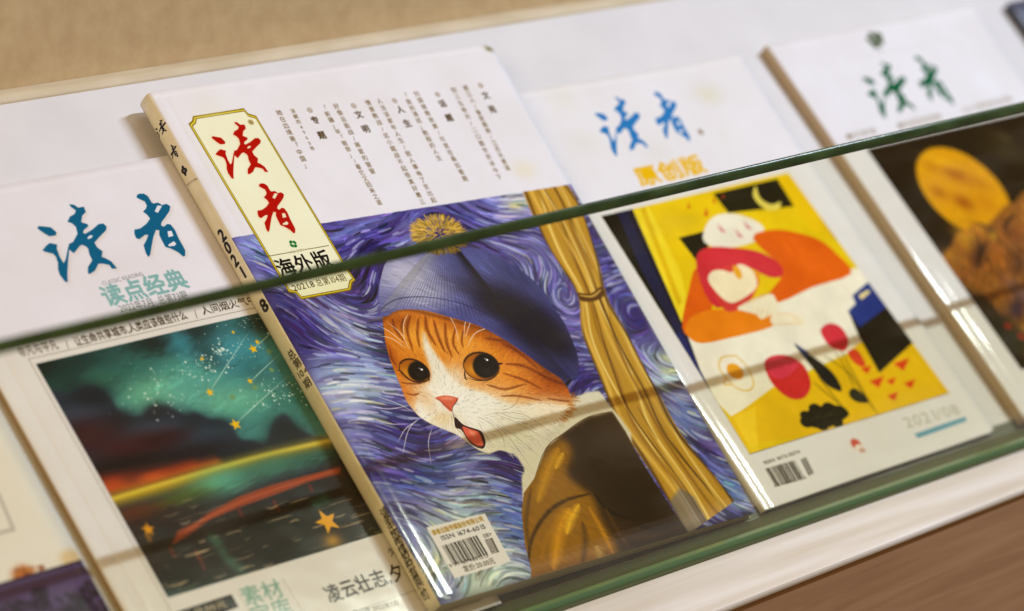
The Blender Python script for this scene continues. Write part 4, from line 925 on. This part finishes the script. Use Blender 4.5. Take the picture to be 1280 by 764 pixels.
cv.poly(A3([(525, 450), (545, 460), (620, 390), (720, 545), (620, 635), (560, 530)]), (26, 34, 26)); cv.poly(A3([(525, 452), (548, 430), (538, 405), (585, 365), (602, 372), (640, 440), (560, 500)]), (32, 66, 158)); cv.poly(A3([(556, 405), (585, 388), (592, 395), (566, 418)]), (240, 224, 170))
for p in [[(190, 585), (150, 590), (140, 620), (160, 650), (190, 680), (225, 690), (243, 670), (225, 620), (190, 585)], [(160, 650), (155, 670), (175, 672)]]: cv.stroke(A3(p), 1.0, (232, 186, 50), .95, taper=False)
cv.disc(A3([(188, 632)])[0], 5.2, 4.8, 0, (240, 170, 30), 1, .2)
cv.poly(A3([(275, 610), (300, 585), (350, 585), (395, 615), (415, 670), (395, 710), (350, 712), (300, 670)]), (222, 52, 56), 1, .15, 3); cv.poly(A3([(280, 610), (300, 588), (350, 590), (380, 610), (340, 650), (300, 650)]), (230, 74, 110), .8, .3, 3)
for t in range(9): cv.stroke([A3([(345, 650)])[0], A3([(345 + 55 * math.cos(t * .7), 650 + 55 * math.sin(t * .7))])[0]], .4, (170, 34, 40), .7)
cv.poly(A3([(445, 505), (470, 488), (505, 500), (528, 540), (515, 570), (475, 558), (452, 530)]), (224, 60, 80), 1, .15, 3)
cv.poly(A3([(365, 548), (395, 570), (440, 600), (485, 640), (508, 690), (460, 670), (420, 620), (395, 590)]), (24, 36, 40), 1, .1, 3); cv.poly(A3([(365, 546), (410, 575), (400, 592)]), (40, 66, 150))
cv.poly(A4([(285, 200), (305, 175), (345, 160), (400, 158), (428, 180), (410, 200), (370, 222), (330, 225), (300, 215)]), (22, 34, 22), 1, .1, 3)
for x_, y_, r_ in [(300, 190, 4), (330, 172, 5), (370, 168, 5), (405, 176, 4.5), (300, 208, 4), (345, 212, 5), (390, 205, 4.5)]: cv.disc(A4([(x_, y_)])[0], r_, r_ * .8, 0, (22, 34, 22), 1, .1)
for p_ in [[(300, 205), (350, 190), (420, 178)], [(330, 195), (345, 172)], [(365, 188), (385, 168)], [(350, 192), (360, 215)]]: cv.stroke(A4(p_), .6, (96, 104, 60), .8)
cv.poly(A3([(530, 690), (550, 682), (590, 720), (560, 724), (535, 710)]), (52, 62, 40), 1, .1, 3)
for p in [[(430, 640), (480, 700), (530, 764)], [(480, 560), (560, 680), (620, 764)], [(450, 580), (520, 630), (545, 680)], [(500, 560), (600, 740)], [(420, 660), (500, 730)]]: cv.stroke(A3(p), 1.0, (70, 60, 20), .9)
cv.poly(A3([(525, 575), (550, 565), (578, 605), (570, 618), (545, 605)]), (228, 80, 50), 1, .1, 3)
for x, y, s in [(580, 625, 16), (612, 662, 22), (655, 660, 15), (685, 610, 24), (710, 668, 18), (660, 705, 17)]: cv.poly(A3([(x - s, y - s * .1), (x + s, y - s * .8), (x + s * .3, y + s * .8)]), (228, 74, 34), 1, .1)
cv.a += (noise2(cv.H, cv.W, 60, 5, 31) - .5)[..., None] * .10 * cv.clip[..., None]
cv.setclip()
cv.stroke(P([(752, 270), (937, 568)]), .4, (120, 110, 70), .7, taper=False); cv.stroke(P([(937, 568), (1187, 491)]), .5, (90, 84, 70), .8, taper=False)
b = A4([(212, 398), (300, 372), (180, 345)]); barcode(cv, b[0], b[1], b[2], 46, (70, 58, 40), 8); b = A4([(308, 366), (324, 358), (284, 318)]); barcode(cv, b[0], b[1], b[2], 12, (70, 58, 40), 9)
cv.text('ISSN 1673-3274', *A4([(178, 332), (284, 298)]), 2.4, (90, 80, 60), bold=.02); cv.text('9 771673327211', *A4([(208, 400), (302, 374)]), 2.0, (90, 80, 60))
cv.disc(A4([(448, 272)])[0], 3.4, 3.2, 0, (214, 70, 50), .9, .4); cv.disc(A4([(458, 284)])[0], 3.2, 2.4, 0, (238, 232, 224), 1, .3); cv.disc(A4([(466, 290)])[0], 2.4, 1.2, 0, (190, 120, 100), .6, .4)
cv.text('2021/08', *A4([(600, 224), (762, 180)]), 9.2, (196, 198, 192)); cv.poly(A4([(622, 240), (770, 190), (776, 202), (632, 253)]), (120, 176, 204))
im_org = cv.image('yellow_table_print')

# ---- 4: the magazine with the moon, far right --------------------------------------------
QR_ = rect(284.5, -143.5, 191, 260, 7.5, .3)
cv = Canvas(191, 260, 3.0, (230, 229, 235), corners(QR_)); P = cv.P
O = lambda pts: P(Z((940, 0), 3.182, pts))
GN = (10, 120, 78)
title(cv, CLref, 'du', Z((940, 0), 3.182, [(435, 312), (514, 248), (650, 435), (535, 472)]), GN)
title(cv, CLref, 'zhe', Z((940, 0), 3.182, [(668, 330), (655, 225), (803, 405), (712, 408)]), GN, (230, 229, 235))
for i in range(5):
    t = i * 1.257 + .4; cv.disc(O([(490 + 20 * math.cos(t), 158 + 20 * math.sin(t))])[0], 3.2, 2.4, 50 * i, (70, 96, 50), .9, .2)
cv.stroke(O([(495, 165), (512, 208)]), 1.2, (80, 90, 60), .8); cv.stroke(O([(380, 235), (680, 180)]), .5, (206, 196, 190), .8, taper=False)
cv.text('●文学馆', *O([(380, 555), (500, 528)]), 4.5, (160, 140, 110)); cv.text('●世间百态观察', *O([(585, 512), (760, 470)]), 4.5, (160, 140, 110)); cv.text('山川湖海的故事', *O([(840, 448), (1040, 400)]), 4.5, (160, 140, 110))
A = lambda pts: P(Z((1090, 140), 4.774, pts))
tl = P([(1083, 186)])[0]; pic = np.array([(tl[0], tl[1]), (180, tl[1]), (180, 28), (tl[0] + 1, 28)])
cv.setclip(pic); cv.poly(pic, (38, 26, 14))
for x, y, r1, r2, c, al in [(700, 170, 20, 10, (84, 66, 34), .8), (800, 230, 22, 10, (70, 64, 30), .8), (790, 150, 8, 5, (110, 96, 80), .7), (180, 500, 20, 16, (22, 14, 8), .8), (560, 120, 20, 8, (26, 18, 10), .8), (200, 200, 8, 5, (70, 60, 46), .5), (330, 650, 14, 9, (54, 44, 32), .6)]: cv.blob(A([(x, y)])[0], r1, r2, -30, c, al)
moon = P([(1205 + 73 * math.cos(t) * math.cos(.72) - 41 * math.sin(t) * math.sin(.72), 240 + 73 * math.cos(t) * math.sin(.72) + 41 * math.sin(t) * math.cos(.72)) for t in np.linspace(0, 6.283, 36, endpoint=False)])
cv.poly(moon, (120, 90, 20), .8, 1.2); cen = moon.mean(0); cv.poly(cen + (moon - cen) * .97, (228, 166, 26), 1, .3)
for x, y, r1, r2, c, al in [(500, 370, 10, 6, (186, 110, 22), .9), (400, 480, 6, 5, (190, 118, 22), .8), (550, 540, 8, 6, (180, 100, 26), .9), (620, 420, 12, 5, (206, 136, 24), .8), (360, 330, 5, 4, (206, 140, 26), .8), (680, 540, 9, 7, (214, 140, 30), .7), (430, 300, 12, 4, (240, 186, 50), .7)]: cv.blob(A([(x, y)])[0], r1, r2, -30, c, al)
bristle(cv, pic, 1200, 5, 1.2, lambda x, y: .6, .14, 40, .5)
R_ = lambda pts: P(Z((1130, 260), 3.82, pts))
rock = R_([(176, 240), (220, 180), (262, 110), (310, 104), (350, 66), (400, 84), (440, 40), (480, -10), (530, -30), (570, -80), (760, -90), (760, 800), (560, 700), (330, 420)])
cv.poly(rock, (168, 108, 44), 1, .4)
m, ax, ay = cv.mask(rock); 
for x, y, r1, r2, c, al in [(300, 150, 12, 8, (206, 150, 50), .9), (220, 230, 7, 5, (196, 140, 50), .8), (370, 200, 5, 10, (70, 34, 34), .9), (350, 250, 5, 8, (96, 54, 50), .8), (450, 220, 10, 14, (176, 104, 40), .9), (520, 120, 10, 8, (150, 86, 50), .9), (480, 330, 14, 8, (140, 84, 44), .8), (300, 310, 8, 7, (150, 90, 50), .8), (400, 470, 14, 7, (50, 30, 20), .95), (550, 260, 9, 14, (120, 76, 60), .8), (570, 410, 12, 8, (150, 120, 130), .8), (540, 480, 6, 12, (70, 50, 90), .9), (470, 570, 14, 8, (36, 40, 24), .95), (520, 640, 14, 12, (30, 50, 26), .95), (360, 100, 9, 5, (190, 130, 40), .8)]: cv.blob(R_([(x, y)])[0], r1, r2, -60, c, al)
for p, w in [([(340, 70), (400, 90), (470, 170), (580, 270)], 2.2), ([(470, 110), (500, 60), (530, 30)], 3.0), ([(400, 160), (370, 210), (350, 290)], 2.5)]: cv.stroke(R_(p), w, (44, 26, 14), .85)
bristle(cv, rock, 1300, 6, 1.4, lambda x, y: 1.1, .4, 41, .7)
for x, y in [(495, 565), (560, 615)]: cv.disc(R_([(x, y)])[0], 2.8, 2.4, 0, (190, 40, 36), .85, .6)
cv.setclip()
im_right = cv.image('moon_print')

# ---- 5: the one cut off at the left edge, 6: the one at the upper right corner ------------
QF = rect(-304.5 - 185, -142.5, 185, 259, 3.0, .1)
cv = Canvas(185, 259, 3.6, (232, 228, 222), corners(QF)); P = cv.P
lo = P([(0, 729), (112, 698)]); yy = lo[0][1]
pic = [(8, 8), (lo[1][0], 8), (lo[1][0], yy), (8, yy)]
for x, y, r, c in [(30, 719, 6, (196, 120, 60)), (90, 698, 6, (224, 196, 150))]: cv.blob(P([(x, y)])[0], r, r * .8, 0, c, .9, 4)
for _ in range(60):
    x, y = rnd.uniform(20, 55), rnd.uniform(708, 724); cv.disc(P([(x, y)])[0], .8, .7, 0, rnd.choice([(176, 96, 40), (206, 130, 70), (140, 70, 34)]), .8, .2)
cv.poly(pic, (112, 94, 150)); cv.setclip(pic); cv.stroke([(8, yy), (lo[1][0], yy)], 4, (66, 48, 80), .9, taper=False)
for x, y, r in [(100, 750, 9), (118, 735, 7), (90, 764, 8), (50, 742, 4), (52, 758, 5), (125, 760, 10), (20, 760, 8)]:
    for _ in range(60): cv.disc(P([(x + rnd.gauss(0, r), y + rnd.gauss(0, r * .7))])[0], 1.3, 1.1, 0, rnd.choice([(70, 56, 92), (60, 50, 80), (88, 72, 118)]), .7, .3)
cv.setclip()
fr = P([(-30, 625), (0, 602), (18, 660), (0, 668)])
cv.stroke(P([(-20, 590), (-2, 618), (17, 662), (-30, 674)]), 2.2, (196, 190, 186), .9, taper=False, smooth=0)
im_far = cv.image('purple_print')

mags = []
MS = lambda n, c: mat(n, c, .42, .45)
magazine('thickest magazine, a cat in a blue knitted cap under red brush-written characters', QM, [4.6, 1.0, 9.5, 4.6], printed('cat_cover', im_main, .34), printed('cat_spine', im_spine, .4, .15), 60, 70, 6.5, .35, .3, 1)
magazine('magazine with teal brush-written title and a picture of a starry sky over a river', QL, [0, 0, 0, 0], printed('river_cover', im_left, .32), MS('river_spine', (.34, .23, .12)), 40, 50, 9, .3, .3, 2)  # spine coloured brown to imitate shade in the gap beside it
magazine('magazine with a picture of a red-haired woman leaning on a table in a yellow room', QO, [0, 0, 0, 0], printed('table_cover', im_org, .32), MS('table_spine', (.74, .73, .70)), 40, 50, 5, .18, .5, 3, 5.0, (0, 0, 1.6, 0))
magazine('magazine with green brush-written title and a picture of an orange moon behind rocks', QR_, [0, 0, 0, 0], printed('moon_cover', im_right, .3), MS('moon_spine', (.5, .4, .28)), 40, 50, 8, .3, .4, 4, 0, (0, 0, 2.5, 0))  # brown of the spine stands in for the shadow along its side
magazine('cream magazine cut off by the left edge, with a purple picture at its foot', QF, [0, 0, 0, 0], printed('purple_cover', im_far, .4), MS('purple_spine', (.72, .70, .66)), 20, 30, 9, .35, .2, 5, 0)
QX = rect(515, -143.5, 185, 260, 7, .3)
magazine('dark blue magazine of which only one corner shows at the upper right', QX, [0, 0, 0, 0], mat('navy_cover', (.05, .06, .11), .4), mat('navy_spine', (.06, .07, .12), .5), 20, 30, 9, .35, .2, 6)
if _fonto: 
    c_ = _fonto.data; bpy.data.objects.remove(_fonto); bpy.data.curves.remove(c_)
